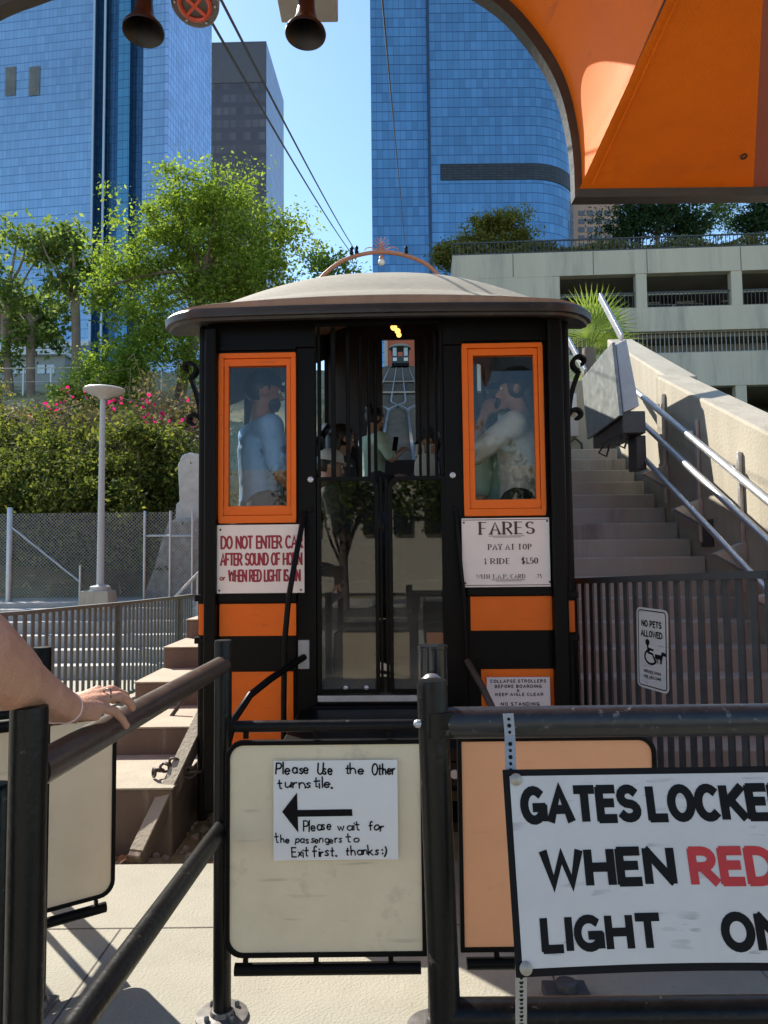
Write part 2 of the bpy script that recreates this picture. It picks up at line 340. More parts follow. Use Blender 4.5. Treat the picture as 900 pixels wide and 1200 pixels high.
def ribbon(mb, pts, wfun, f, h):
    """pen stroke along pts (2-D, metres) with width wfun(direction); f maps (s,t,h) to space"""
    P2 = [Vector(p) for p in pts]; n = len(P2)
    closed = n > 3 and (P2[0]-P2[-1]).length < 1e-5
    lf = []; rt = []
    for i in range(n):
        if closed: a = P2[i]-P2[i-1 if i else n-2]; b = P2[(i+1) if i < n-1 else 1]-P2[i]
        else: a = P2[i]-P2[max(i-1,0)]; b = P2[min(i+1,n-1)]-P2[i]
        if a.length < 1e-9: a = b
        if b.length < 1e-9: b = a
        a = a.normalized(); b = b.normalized(); t = a+b
        if t.length < .3: t = a
        t = t.normalized(); nn = Vector((-t.y, t.x)); k = min(1.8, 1/max(.4, nn.dot(Vector((-a.y, a.x)))))
        w = wfun(t)/2*k
        p = P2[i].copy()
        if not closed and i == 0: p -= a*wfun(a)*.28
        if not closed and i == n-1: p += b*wfun(b)*.28
        lf.append(p+nn*w); rt.append(p-nn*w)
    vs = [f(q.x, q.y, h) for q in lf]+[f(q.x, q.y, h) for q in rt]
    mb.add(vs, [(i, n+i, n+i+1, i+1) for i in range(n-1)])
def text(mb, s, box, f, weight=.12, style='sans', gap=.2, h=.0012, jit=0):
    """fit the string into box (s0,t0,s1,t1) of the sign's own plane"""
    s0, t0, s1, t1 = box; x = 0; lay = []
    for c in s:
        if c == ' ': x += .42; continue
        w, st = G[c]; lay.append((x, st, c)); x += w+gap
    wid = max(.05, x-gap); H = t1-t0; wt = weight*H
    kx = max(1e-6, (s1-s0-wt))/wid; ky = H-(wt if style == 'sans' else 0)
    def wf(d):
        if jit: return wt*(1.0+.22*d.x*d.y)
        if style == 'serif': return wt*(.38+.95*abs(d.y)**1.5)
        return wt
    i = 0
    for x0, st, c in lay:
        jx, jy, jr = (random.gauss(0,jit)*H, random.gauss(0,jit)*H, random.gauss(0,jit*1.6)); js = 1+random.gauss(0, jit*1.5)
        for k in st:
            pts = [(s0+wt/2+(x0+a*js+b*jr)*kx+jx, t0+(wt/2 if style == 'sans' else 0)+b*ky*js+jy+a*jr*.4*ky) for a, b in k]
            i += 1; hh = h+.00012*(i % 7)
            if style == 'serif' and c not in '.:&': 
                for e, nb in ((pts[0], pts[1]), (pts[-1], pts[-2])):
                    d = Vector((nb[0]-e[0], nb[1]-e[1]))
                    if d.length > 1e-6 and abs(d.normalized().y) > .85 and len(k) <= 3:
                        ribbon(mb, [(e[0]-wt*1.0, e[1]), (e[0]+wt*1.0, e[1])], lambda d: wt*.42, f, hh+.0009)
            ribbon(mb, pts, wf, f, hh)
def rect(mb, s0, t0, s1, t1, f, h):
    mb.add([f(s0,t0,h), f(s1,t0,h), f(s1,t1,h), f(s0,t1,h)], [(0,1,2,3)])
def frame_rect(mb, s0, t0, s1, t1, w, f, h):
    rect(mb, s0, t0, s1, t0+w, f, h); rect(mb, s0, t1-w, s1, t1, f, h); rect(mb, s0, t0+w, s0+w, t1-w, f, h); rect(mb, s1-w, t0+w, s1, t1-w, f, h)
# ------------------------------------------------------------------ palette
BLACK = mat('black_paint', (.0035, .0032, .003), .4, spec=.12, nscale=9, namt=.3, bump=.12, bscale=25, col2=(.05, .045, .04), c2scale=14, c2lo=.66, c2hi=.76)
PIPE = mat('worn_black_pipe', (.0045, .0042, .004), .32, spec=.24, nscale=20, namt=.3, bump=.15, bscale=60, col2=(.16, .13, .11), c2scale=22, c2lo=.64, c2hi=.72)
BROWNPIPE = mat('brown_black_pipe', (.06, .040, .028), .36, spec=.4, nscale=14, namt=.35, bump=.12, bscale=50, col2=(.10, .07, .055), c2scale=18, c2lo=.6, c2hi=.74)
ORANGE = mat('orange_paint', (.76, .145, .008), .42, spec=.25, nscale=3, namt=.1, bump=.03, bscale=20, col2=(.5, .11, .015), c2scale=9, c2lo=.62, c2hi=.8)
def perforated():
    m = mat('orange_canopy_paint', (.74, .15, .006), .5, nscale=2, namt=.12, spec=.2)
    t = m.node_tree; N = t.nodes.new; L = t.links.new
    tc = N('ShaderNodeTexCoord'); v = N('ShaderNodeTexVoronoi'); v.inputs['Scale'].default_value = 95; v.inputs['Randomness'].default_value = .0
    mp = N('ShaderNodeMapping'); mp.inputs['Rotation'].default_value = (0, R(0), R(45)); L(tc.outputs['Object'], mp.inputs[0]); L(mp.outputs[0], v.inputs['Vector'])
    bp = N('ShaderNodeBump'); bp.inputs['Strength'].default_value = .35; bp.inputs['Distance'].default_value = .004
    L(v.outputs['Distance'], bp.inputs['Height']); L(bp.outputs[0], t.nodes['Principled BSDF'].inputs['Normal'])
    return m
CANOPY = perforated()
wear(ORANGE, (.30, .06, .012), .3, 4, .65, 80, 6); wear(CANOPY, (.34, .075, .02), .4, 2, .63, 85, 5)
CREAM = mat('cream_panel', (.80, .66, .45), .42, nscale=2.2, namt=.12, bump=.05, bscale=18, col2=(.42, .34, .24), c2scale=5, c2lo=.56, c2hi=.8)
PEACH = mat('peach_panel', (.86, .38, .18), .42, nscale=2.5, namt=.07, bump=.03, bscale=18, col2=(.70, .30, .15), c2scale=6, c2lo=.62, c2hi=.8)
wear(CREAM, (.20, .15, .10), .38, 2.6, .65); wear(PEACH, (.45, .2, .1), .22, 3, .66)
PAPER = mat('paper', (.84, .80, .76), .75, nscale=5, namt=.03)
SIGNW = mat('white_sign_paint', (.56, .53, .50), .4, nscale=7, namt=.07, bump=.04, bscale=40, col2=(.42, .41, .42), c2scale=6, c2lo=.6, c2hi=.78)
wear(SIGNW, (.12, .11, .11), .45, 9, .64, 70, 7)
SIGNC = mat('cream_sign_paint', (.78, .70, .64), .38, nscale=5, namt=.05, col2=(.62, .54, .48), c2scale=5, c2lo=.64, c2hi=.82)
SIGNP = mat('pale_notice', (.72, .62, .60), .4, nscale=5, namt=.06)
INK = mat('black_ink', (.006, .0055, .006), .6, nscale=10, namt=.2, spec=.15)
REDINK = mat('red_ink', (.48, .015, .018), .5, nscale=10, namt=.12)
MAROON = mat('maroon_ink', (.30, .012, .03), .5, nscale=10, namt=.12)
BROWNINK = mat('brown_ink', (.07, .018, .018), .5, nscale=10, namt=.12)
CONC = mat('platform_concrete', (.28, .262, .208), .85, nscale=4, namt=.10, bump=.5, bscale=90, col2=(.245, .225, .17), c2scale=3, c2lo=.5, c2hi=.75)
spots(CONC, (.17, .155, .125), .75, 3.5, .11); spots(CONC, (.22, .20, .16), .5, 11, .10)
PAVE = mat('pale_pavement', (.52, .49, .43), .85, nscale=1.5, namt=.10, bump=.3, bscale=50)
STEPM = mat('step_concrete', (.36, .345, .31), .85, nscale=2.5, namt=.16, bump=.3, bscale=40, col2=(.14, .125, .11), c2scale=1.8, c2lo=.55, c2hi=.75, streak=True)
LSTEP = mat('left_step_concrete', (.36, .355, .34), .85, nscale=2, namt=.12, bump=.3, bscale=40)
WALLC = mat('cream_concrete', (.40, .36, .28), .85, nscale=3, namt=.2, bump=.4, bscale=35, col2=(.25, .22, .17), c2scale=2.2, c2lo=.56, c2hi=.75, streak=True)
BROWNC = mat('brown_concrete', (.125, .09, .065), .85, nscale=4, namt=.22, bump=.5, bscale=40, col2=(.36, .30, .25), c2scale=4, c2lo=.57, c2hi=.75, streak=True)
CURBTOP = mat('curb_top', (.31, .27, .20), .85, nscale=5, namt=.18, bump=.5, bscale=50)
PARKC = mat('parking_concrete', (.54, .47, .37), .85, nscale=.8, namt=.10, bump=.2, bscale=20, col2=(.32, .29, .25), c2scale=.9, c2lo=.48, c2hi=.72, streak=True)
DARKIN = mat('dark_interior', (.03, .028, .026), .8)
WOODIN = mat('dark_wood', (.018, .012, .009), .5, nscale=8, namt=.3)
STEEL = mat('galvanised_steel', (.48, .49, .50), .42, metal=.7, nscale=12, namt=.14, bump=.05, bscale=60)
GREYP = mat('grey_painted_steel', (.30, .31, .32), .45, metal=.3, nscale=10, namt=.15)
FENCEG = mat('fence_grey', (.095, .115, .13), .6, metal=0, nscale=12, namt=.2)
FENCED = mat('fence_dark', (.055, .056, .058), .45, metal=.2, nscale=12, namt=.25)
LAMPW = mat('lamp_white', (.44, .43, .41), .45, nscale=6, namt=.06)
GRASS = mat('dry_slope', (.30, .24, .12), .95, nscale=1.2, namt=.3, bump=.8, bscale=14, col2=(.12, .13, .05), c2scale=.5, c2lo=.45, c2hi=.6)
ASPH = mat('asphalt', (.055, .055, .056), .9, nscale=3, namt=.15, bump=.4, bscale=90)
BARK = mat('bark', (.16, .12, .095), .9, nscale=6, namt=.3, bump=.8, bscale=18, streak=True)
CANVAS = mat('roof_canvas', (.28, .255, .20), .9, nscale=16, namt=.14, bump=.35, bscale=160, col2=(.21, .185, .145), c2scale=3, c2lo=.5, c2hi=.75)
FASCIA = mat('roof_fascia_strip', (.30, .205, .15), .75, nscale=10, namt=.22, streak=True)
EAVE = mat('eave_black', (.022, .020, .019), .42, nscale=8, namt=.4, bump=.2, bscale=30, col2=(.075, .065, .055), c2scale=7, c2lo=.55, c2hi=.75)
RUSTC = mat('copper_paint', (.46, .18, .10), .5, nscale=10, namt=.2)
GLASS = glass('window_glass', (.92, .94, .94), .32)
DOORGLASS = glass('door_glass', (.34, .36, .33), .65, dirt_reflect=.36)

# ------------------------------------------------------------------ ground
def gz(x, y):
    if x < -1.95:
        if y < 9.8: z = -.02
        elif y < 13: z = -.02+.85*(y-9.8)/3.2 - .12
        elif y < 26: z = .75+.50*(y-13)
        else: z = 7.25+.27*(y-26)
    elif x < 1.35:
        z = -.08 if y < 4.6 else -.08+.26*(y-4.6)
    else:
        z = -.03 if y < 4.0 else -.03+.26*(y-4.0)
    return max(-.15, min(z, 26.0))
mb = MB()
xs = sorted(set([-600, -300, -150, -100, -70, -50]+list(np.arange(-40, -2, 2.0))+[-1.96, -1.94, -1.9, -1, 0, 1, 1.34, 1.36]+list(np.arange(3, 40, 3.0))+[50, 80, 150, 300, 600]))
ys = sorted(set([-600, -200, -80, -40, -20, -10, -5, 0, 2, 3.5, 3.99, 4.01, 4.59, 4.61, 6, 8, 9.79, 9.81]+list(np.arange(10.5, 40, 1.0))+list(np.arange(42, 115, 5.0))+[130, 180, 300, 700, 1600]))
for y in ys:
    for x in xs:
        z = gz(x, y)
        if y > 12 and x < -2: z += .25*math.sin(x*.9+y*.5)*min(1, (y-12)/6)
        if y < -6 or abs(x) > 300 : z = min(z, max(z-.12, -.14)) if y < -6 else z
        mb.v.append((x, y, z))
nx = len(xs)
for j in range(len(ys)-1):
    for i in range(nx-1): mb.f.append((j*nx+i, j*nx+i+1, (j+1)*nx+i+1, (j+1)*nx+i))
mb.build('ground', GRASS, smooth=False, kind='structure')

pl = MB(); pl.box((-1.95, -4.2, -.14), (1.35, 3.80, 0)); pl.box((1.354, -4.2, -.14), (4.5, 3.80, -.004)); pl.box((-12, -4.2, -.14), (-1.954, 9.7, -.006))
# expansion joints cut as shallow dark grooves
pl.build('platform', CONC, bevel=.012, kind='structure')
gv = MB()
gv.box((-40, -16, -.16), (40, -7.2, -.10)); gv.build('street', ASPH, kind='structure')
gv = MB(); gv.box((-40, -7.2, -.14), (40, -4.204, -.008)); gv.box((-40, -20, -.14), (40, -16, -.008)); gv.build('pavement', PAVE, kind='structure')
jn = MB(); jn.box((-1.94, 3.14, .0), (1.34, 3.148, .0015)); jn.box((.585, -4, .0), (.592, 3.138, .0015)); jn.box((.585, 3.15, .0), (.592, 3.79, .0015)); jn.box((-1.1, -4, .0), (-1.093, 3.138, .0015)); jn.build('pavement_joint', mat('joint_dark', (.09, .08, .065), .9, nscale=30, namt=.5), kind='structure')
ln = MB()
for x in range(-38, 38, 6): ln.box((x, -11.7, -.096), (x+3, -11.55, -.092))
ln.build('road_markings', mat('road_paint', (.7, .62, .3), .7), kind='structure')

# loose stones and leaf litter in the pit beside the car
gm = mat('stone', (.30, .24, .19), .9, nscale=3, namt=.5)
st = MB()
for i in range(520):
    x = random.uniform(-1.9, -.55); y = random.uniform(3.83, 4.75); r = random.uniform(.008, .03)
    st.ball((x, y, gz(x, y)+r*.3), r, (1, random.uniform(.7, 1.2), random.uniform(.5, .8)), n=6, m=4, rot=Euler((random.random()*3, random.random()*3, 0)).to_matrix())
st.build('gravel', gm, kind='stuff', label='brown gravel in the pit beside the car')
lf = MB()
for i in range(110):
    x = random.uniform(-1.9, -1.3); y = random.uniform(3.84, 4.3); c = Vector((x, y, gz(x, y)+random.uniform(.02, .06))); M_ = Euler((random.uniform(-.8, .8), random.uniform(-.8, .8), random.random()*6)).to_matrix()
    lf.add([c+M_@Vector(p)*random.uniform(.7, 1.4) for p in ((-.035,0,0),(0,-.015,.006),(.035,0,0),(0,.015,.008))], [(0,1,2,3)])
lf.build('leaf_litter', leafmat('dry_leaves', (.42, .22, .10), (.5, .3, .16), (.6, .42, .28), .1), kind='stuff', label='dry brown leaves on the gravel')

# ------------------------------------------------------------------ steps
sp_ = MB()
for i in range(6):
    z1 = .16*(i+1) if i < 5 else .88
    y0 = 9.7+.36*i
    sp_.box((-14, y0, -.1), (-2.35, y0+.36 if i < 5 else 13.2, z1))
sp_.build('steps_plaza', LSTEP, bevel=.01, kind='structure')
sr = MB(); NST = 17
for i in range(NST):
    z1 = .166*(i+1); y0 = 4.25+.30*i
    sr.box((1.33, y0, -.1 if i == 0 else z1-.40), (2.87, y0+.30+.03 if i < NST-1 else y0+2.2, z1))
sr.build('steps_hillside', STEPM, bevel=.012, kind='structure')

# ------------------------------------------------------------------ station arch overhead
Y0, Y1 = 2.9, 2.965
arcpx = [(669,240),(668,205),(665,172),(655,125),(639,89),(613,52),(587,23),(553,0),(500,-28),(430,-52),(350,-66),(270,-68),(190,-54),(120,-26),(65,0),(0,22),(-60,66),(-110,135),(-140,220),(-155,330),(-160,420)]
ap = [at(px, py, Y1) for px, py in arcpx]
# smooth the outline
def chaikin(p, k=2):
    for _ in range(k):
        q = [p[0]]
        for a, b in zip(p[:-1], p[1:]): q += [a*.75+b*.25, a*.25+b*.75]
        p = q+[p[-1]]
    return p
ap = [ap[0]]+chaikin(ap[1:], 2)
arch = thing('station_arch', (2.45, 2.95, 0), 'orange station arch with black rim curving overhead across the top of the view', 'arch')
TOPZ = 5.4
pm = MB()
zb = ap[0].z; xl = ap[-1].x
n = len(ap)
for yy, fl in ((Y0, 0), (Y1, 1)):
    pass
front = [Vector((p.x, Y0, p.z)) for p in ap]; back = [Vector((p.x, Y1, p.z)) for p in ap]
fo = [Vector((p.x, Y0, TOPZ)) for p in ap]; bo = [Vector((p.x, Y1, TOPZ)) for p in ap]
vs = front+back+fo+bo; fs = []
for i in range(n-1):
    fs += [(i, i+1, n+i+1, n+i), (i, 2*n+i, 2*n+i+1, i+1), (n+i, n+i+1, 3*n+i+1, 3*n+i), (2*n+i, 3*n+i, 3*n+i+1, 2*n+i+1)]
pm.add(vs, fs)
pm.box((ap[0].x, Y0, zb), (2.35, Y1, TOPZ))
GREYRIM = mat('weathered_rim', (.04, .037, .032), .5, nscale=7, namt=.35, bump=.2, bscale=40)
pm.build('arch_plate', GREYRIM, arch)
pr = MB(); pr.box((2.35, 2.7, 0), (2.8, 3.1, TOPZ)); pr.box((2.30, 2.65, 0), (2.85, 3.15, .5)); pr.build('pier', ORANGE, arch, bevel=.01)
pr = MB(); pr.box((xl-.5, 2.7, 0), (xl+.0, 3.1, TOPZ)); pr.build('pier', ORANGE, arch, bevel=.01)
# underside: curved orange soffit, sloping coffer panel and its right cheek
A0 = Vector((.80, Y0, zb+.035)); APX = Vector((.93, 1.62, 3.34)); B0 = Vector((1.50, Y0, zb+.035))
def zA(Y): return A0.z+(APX.z-A0.z)*(Y0-Y)/(Y0-APX.y)
cur = [p for p in ap if p.x > -.9]
so = MB(); ysn = [2.9-.1*i for i in range(23)]
rows = []
for Y in ysn:
    k = (Y0-Y)/(Y0-APX.y); row = []
    for p in cur:
        z = max(p.z+.035, zA(max(Y, APX.y))); row.append((p.x+.03*(1 if p.x > 0 else .3)+min(.13, .10*k)*(1 if p.x > .3 else max(0, p.x/.3)), Y, z))
    rows.append(row)
m_ = len(cur)
for r_ in rows: so.v += r_
for j in range(len(rows)-1):
    for i in range(m_-1):
        q = (j*m_+i, j*m_+i+1, (j+1)*m_+i+1, (j+1)*m_+i)
        so.f.append(q)
so.build('curved_soffit', CANOPY, arch, smooth=True)
cp = MB(); cp.add([A0, B0, APX], [(0,1,2)])
so2 = cp.build('coffer_panel', CANOPY, arch)
ck = MB(); ck.add([B0, (2.35, Y0, zb+.035), (2.35, 1.0, 3.2), (1.6, 1.0, 3.5), APX], [(0,1,2,3,4)]); ck.build('coffer_cheek', mat('shaded_orange_tone', (.30, .085, .055), .5, nscale=3, namt=.12), arch)  # reddish tone paints the shade lying on the orange cheek
# seam bead along the crease and drain stub
sb = MB(); 
sb.tube([A0+Vector((.045,-.03,.002)), A0.lerp(APX, .75)+Vector((.03, 0, -.002))], .004, n=6); sb.build('seam', CANOPY, arch)
ds = MB(); d0 = A0.lerp(B0, .93); d0 = d0.lerp(APX, .12); ds.lathe([(.013,-.012),(.013,.006),(.009,.006),(.007,-.012)], d0, (0,-.4,-1), n=14); ds.build('drain_stub', DARKIN, arch)
rf = MB(); rf.box((-3.0, .3, TOPZ-.12), (3.0, 2.9, TOPZ)); rf.build('shade_slab', CANOPY, arch)  # unseen slab added overhead to shade the foreground

# horns, red lamp, control box under the arch
HORN = mat('horn_brown', (.012, .008, .007), .38, nscale=10, namt=.3, bump=.08)
def horn(px, py, Y, label, lean, span=.145):
    c = at(px, py, Y); t = thing('air_horn', c, label, 'horn', 'air horns under the arch')
    ax = Vector(lean).normalized(); r = span/2
    b = MB(); b.lathe([(r*.93,.006),(r,0),(r*1.02,.006),(r*.97,.016),(r*.7,.04),(r*.5,.075),(r*.42,.12),(r*.40,.2),(r*.37,.30)], c, ax, n=36, cap=False)
    b.lathe([(r*.93,.006),(r*.8,.02),(r*.58,.045),(r*.4,.08),(r*.3,.14),(.001,.141)], c, ax, n=36, cap=False)
    b.build('bell', HORN, t, smooth=True)
    top = c+ax*.30
    s = MB(); s.lathe([(r*.5,0),(r*.55,.02),(r*.55,.09),(r*.3,.10)], top, ax, n=24); s.build('driver_cap', HORN, t, smooth=True)
    h = MB(); h.tube([top+ax*.09, top+ax*.16, (top.x, top.y, TOPZ-.1)], .012, n=10); h.build('hanger', BLACK, t, smooth=True)
    return t
horn(168, 38, 2.55, 'brown air horn hanging beside the round red lamp, against the blue tower', (-.02, .12, 1))
horn(358, 41, 2.55, 'brown air horn hanging in front of a grey mounting box, against open sky', (.02, .12, 1))
c = at(362, 14, 2.75)
bx = thing('mounting_box', c, 'flat grey mounting box overhead behind the right air horn', 'box')
b = MB(); b.box((c.x-.115, c.y-.12, c.z+.0), (c.x+.11, c.y+.06, c.z+.12)); b.build('case', mat('box_grey', (.34,.33,.31), .6), bx, bevel=.006)
b = MB()
for dx in (-.09, .085): b.lathe([(.006,0),(.006,.004)], (c.x+dx, c.y-.09, c.z-.004), n=8)
b.build('screws', STEEL, bx)
b = MB(); b.tube([(c.x, c.y, c.z+.115), (c.x, c.y, TOPZ-.1)], .012, n=10); b.build('hanger', BLACK, bx)
c = at(228, 6, 2.6); ax = Vector((.02, .38, 1)).normalized()
lp = thing('warning_lamp', c, 'round grey lamp with a red glass ring hanging between the two horns', 'lamp')
b = MB(); b.lathe([(.001,.012),(.078,.012),(.086,.004),(.088,.018),(.086,.045),(.04,.07),(.001,.072)], c, ax, n=40, cap=False); b.build('dish', mat('lamp_grey', (.20,.18,.165), .5), lp, smooth=True)
b = MB(); u = ax.orthogonal().normalized(); w_ = ax.cross(u)
b.tube([c+ax*.002+(u*math.cos(R(a))+w_*math.sin(R(a)))*.055 for a in range(0, 361, 12)], .009, n=10)
b.build('red_ring', mat('red_glass', (.62, .07, .03), .2, coat=.5), lp, smooth=True)
b = MB(); b.bar(c-ax*.004-u*.055, c-ax*.004+u*.055, .012, .008, ax); b.bar(c-ax*.006-w_*.055, c-ax*.006+w_*.055, .010, .008, ax); b.build('bracket', mat('red_glass', (.62,.07,.03)), lp)
b = MB()
for a in range(20, 380, 60): b.lathe([(.005,0),(.005,.006)], c+ax*.003+(u*math.cos(R(a))+w_*math.sin(R(a)))*.073, ax, n=8)
b.build('screws', STEEL, lp)
b = MB(); b.tube([c+ax*.06, (c+ax*.2), (c.x, c.y+.1, TOPZ-.1)], .012, n=10); b.build('hanger', BLACK, lp)
# ------------------------------------------------------------------ the funicular car
DC = 4.3; YAW = R(-1.4); PIV = Vector((0, DC, 0)); CR = Matrix.Rotation(YAW, 3, 'Z')
def cx(px): return at(px, 600, DC).x
def cz(py): return at(448, py, DC).z
def carpt(v): v = Vector(v); return PIV + CR @ (v-PIV)
car = thing('funicular_car', PIV, 'black and orange funicular car waiting at the foot of its track', 'funicular car', rot=(0, 0, YAW))
GR = .31; LEN = 7.3                                    # grade of the track, length of the car
def up(y): return GR*(y-DC)
def fbox(mb, x0, y0, x1, y1, d0, d1):                  # pixel box on the front plane, between depths d0 and d1
    mb.box((cx(x0), DC+d0, cz(y1)), (cx(x1), DC+d1, cz(y0)))
# front posts, header, pillars, lower boards
b = MB(); fbox(b, 241, 384, 255, 948, -.07, -.002); b.build('corner_post', BLACK, car, bevel=.012)
b = MB(); fbox(b, 643, 378, 660, 948, -.07, -.002); b.build('corner_post', BLACK, car, bevel=.012)
b = MB(); fbox(b, 241, 360, 369.5, 405, 0, .05); fbox(b, 522.5, 360, 660, 405, 0, .05); fbox(b, 369.5, 345, 522.5, 379, 0, .05); b.build('header', BLACK, car, bevel=.004)
b = MB(); fbox(b, 347, 405.5, 370, 880, 0, .06); b.build('door_pillar', BLACK, car, bevel=.006)
b = MB(); fbox(b, 522, 405.5, 545, 880, 0, .06); b.build('door_pillar', BLACK, car, bevel=.006)
b = MB()
fbox(b, 255, 405.5, 346.5, 412, .0, .05); fbox(b, 545.5, 405.5, 643, 405.8, 0, .05)
fbox(b, 241, 612, 346.5, 905, .004, .05); fbox(b, 545.5, 607, 660, 905, .004, .05)
fbox(b, 241, 405.5, 255.5, 612, .004, .05); fbox(b, 638.5, 405.5, 660, 607, .004, .05)
fbox(b, 370.5, 838, 521.5, 905, .01, .05)
b.build('front_board', BLACK, car)
b = MB(); fbox(b, 255.5, 693, 347, 704, -.022, .003); b.build('belt_rail', BLACK, car, bevel=.004)
b = MB(); fbox(b, 545.5, 688, 643, 699, -.022, .003); b.build('belt_rail', BLACK, car, bevel=.004)
b = MB(); fbox(b, 255.5, 405.2, 347, 408.5, -.02, -.001); fbox(b, 546, 399, 643, 402.5, -.02, -.001); b.build('drip_rail', BLACK, car)
def oframe(px0, py0, px1, py1, gx0, gy0, gx1, gy1):
    w = thing_part = MB()
    m1 = ((px0, py0, px1, (py0+gy0)/2-1), (px0, (gy1+py1)/2+1, px1, py1), (px0, (py0+gy0)/2-1, (px0+gx0)/2, (gy1+py1)/2+1), ((px1+gx1)/2, (py0+gy0)/2-1, px1, (gy1+py1)/2+1))
    for a in m1: fbox(w, *a, -.024, .03)
    ax, ay, bx, by = (px0+gx0)/2, (py0+gy0)/2-1, (px1+gx1)/2, (gy1+py1)/2+1
    for a in ((ax+.4, ay+.4, bx-.4, gy0), (ax+.4, gy1, bx-.4, by-.4), (ax+.4, gy0, gx0, gy1), (gx1, gy0, bx-.4, gy1)): fbox(w, *a, -.014, .03)
    o = w.build('window', ORANGE, car, bevel=.0035)
    g = MB(); fbox(g, gx0-.3, gy0-.3, gx1+.3, gy1+.3, .008, .012); g.build('pane', GLASS, o)
oframe(256, 412, 347, 611.5, 267, 426, 336, 592)
oframe(544, 405.5, 638, 606.5, 557, 418.5, 628, 588)
for a in ((256.5, 706, 346.5, 744), (549, 700, 643, 740), (258, 786, 343, 878), (560, 785, 643, 878)):
    b = MB(); fbox(b, *a, -.008, .004); b.build('orange_panel', ORANGE, car, bevel=.003)
# rounded body corners and side walls, stepping up with the grade
for sx, pa, pb in ((-1, 229, 241), (1, 660, 672)):
    xa, xb = cx(pa), cx(pb); xo = xa if sx < 0 else xb; xi = xb if sx < 0 else xa
    b = MB(); b.box((xo, DC+.02, cz(965)), (xi, DC+.30, cz(376))); b.build('body_corner', BLACK, car, bevel=.02)
    b = MB(); b.box((xo-.012*sx*-1*-1, DC+.008, cz(743)), (xi, DC+.24, cz(706))); b.build('orange_panel', ORANGE, car, bevel=.004)
    for k in (698, 748):
        b2 = MB(); b2.box((xo+sx*.012, DC+.004, cz(k+5)), (xi, DC+.28, cz(k-3))); b2.build('belt_rail', BLACK, car, bevel=.004)
    xs0, xs1 = xo, xo-sx*.05
    ys0, ys1 = DC+.30, DC+LEN
    def slab(z0, z1, x0=xs0, x1=xs1, a=ys0, c=ys1):
        m = MB(); return m.hexa([(x0, a, z0+up(a)), (x1, a, z0+up(a)), (x1, c, z0+up(c)), (x0, c, z0+up(c)), (x0, a, z1+up(a)), (x1, a, z1+up(a)), (x1, c, z1+up(c)), (x0, c, z1+up(c))])
    slab(.25, .62).build('side_skirt', BLACK, car); slab(.623, 1.30).build('side_panel', ORANGE, car); slab(1.303, 1.40, xs0+sx*.015).build('side_rail', BLACK, car)
    slab(2.42, 2.86).build('side_header', BLACK, car)
    slab(1.403, 1.78 if sx > 0 else 1.5, a=ys0, c=ys0+3.6).build('side_panel', WOODIN, car); slab(2.16 if sx > 0 else 2.35, 2.419, a=ys0, c=ys0+3.6).build('side_panel', WOODIN, car)  # wood infill added in these bays to darken the car inside
    for k in range(8):
        y = ys0+.01+k*(ys1-ys0-.1)/7
        m = MB(); m.box((xs0, y, 1.35+up(y)), (xs1, y+.09, 2.5+up(y))); m.build('side_post', BLACK, car)
# floor steps, benches, ceiling, rear wall with its doorway
b = MB()
for k in range(9):
    y = DC+.06+k*.8
    b.box((cx(234), y, .52+up(y)), (cx(667), min(y+.8, DC+LEN-.02), .80+up(y)))
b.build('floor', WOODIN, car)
for sx in (-1, 1):
    for k in range(1, 9):
        y = DC+.06+k*.8; zf = .80+up(y); m = MB()
        x0, x1 = (cx(234)+.06, cx(234)+.44) if sx < 0 else (cx(667)-.44, cx(667)-.06)
        m.box((x0, y+.05, zf+.40), (x1, min(y+.75, DC+LEN-.05), zf+.45)); m.box((x0 if sx < 0 else x1-.05, y+.05, zf+.46), (x0+.05 if sx < 0 else x1, min(y+.75, DC+LEN-.05), zf+.62))
        m.box((x0+.05, y+.30, zf), (x1-.05, y+.34, zf+.40)); m.build('bench', WOODIN, car)
yr = DC+LEN
b = MB(); dL, dR = -.18, .33; zfr = .8+up(yr)
b.box((cx(234), yr-.06, zfr-.4), (dL, yr, zfr+2.2)); b.box((dR, yr-.06, zfr-.4), (cx(667), yr, zfr+2.2)); b.box((dL, yr-.06, zfr+1.90), (dR, yr, zfr+2.2)); b.box((dL, yr-.06, zfr-.4), (dR, yr, zfr-.02))
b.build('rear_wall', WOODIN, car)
for sx in (-1, 1):       # slim window posts half-way back that close in the sightline
    pass
b = MB(); x0, x1 = cx(234), cx(667)
for i in range(12):
    ta, tb = -1+i/6, -1+(i+1)/6; xa_, xb_ = (x0+x1)/2+ta*(x1-x0)/2, (x0+x1)/2+tb*(x1-x0)/2; za, zb2 = 2.80+.25*(1-ta*ta), 2.80+.25*(1-tb*tb)
    b.hexa([(xa_, DC+.06, za), (xb_, DC+.06, zb2), (xb_, yr, zb2+up(yr)), (xa_, yr, za+up(yr)), (xa_, DC+.06, za+.03), (xb_, DC+.06, zb2+.03), (xb_, yr, zb2+.03+up(yr)), (xa_, yr, za+.03+up(yr))])
b.build('ceiling', mat('ceiling_wood', (.16, .06, .035), .5, nscale=6, namt=.3), car)
# ceiling bulbs
for px, py, Y in ((461.5, 383.5, 6.0), (466, 388, 7.0), (467.5, 392.5, 8.0)):
    c = at(px, py, Y); c = PIV + CR.inverted() @ (c-PIV)
    m = MB(); m.ball(c, .027, n=14, m=10); o = m.build('ceiling_bulb', emis('bulb', (1, .55, .12), 1.0), car, smooth=True)
    m = MB(); m.tube([c+Vector((0,0,.035)), (c.x, c.y, 3.05+up(c.y))], .016, n=10); m.build('bulb_holder', mat('brass', (.5,.33,.1), .3, metal=1), o, smooth=True)
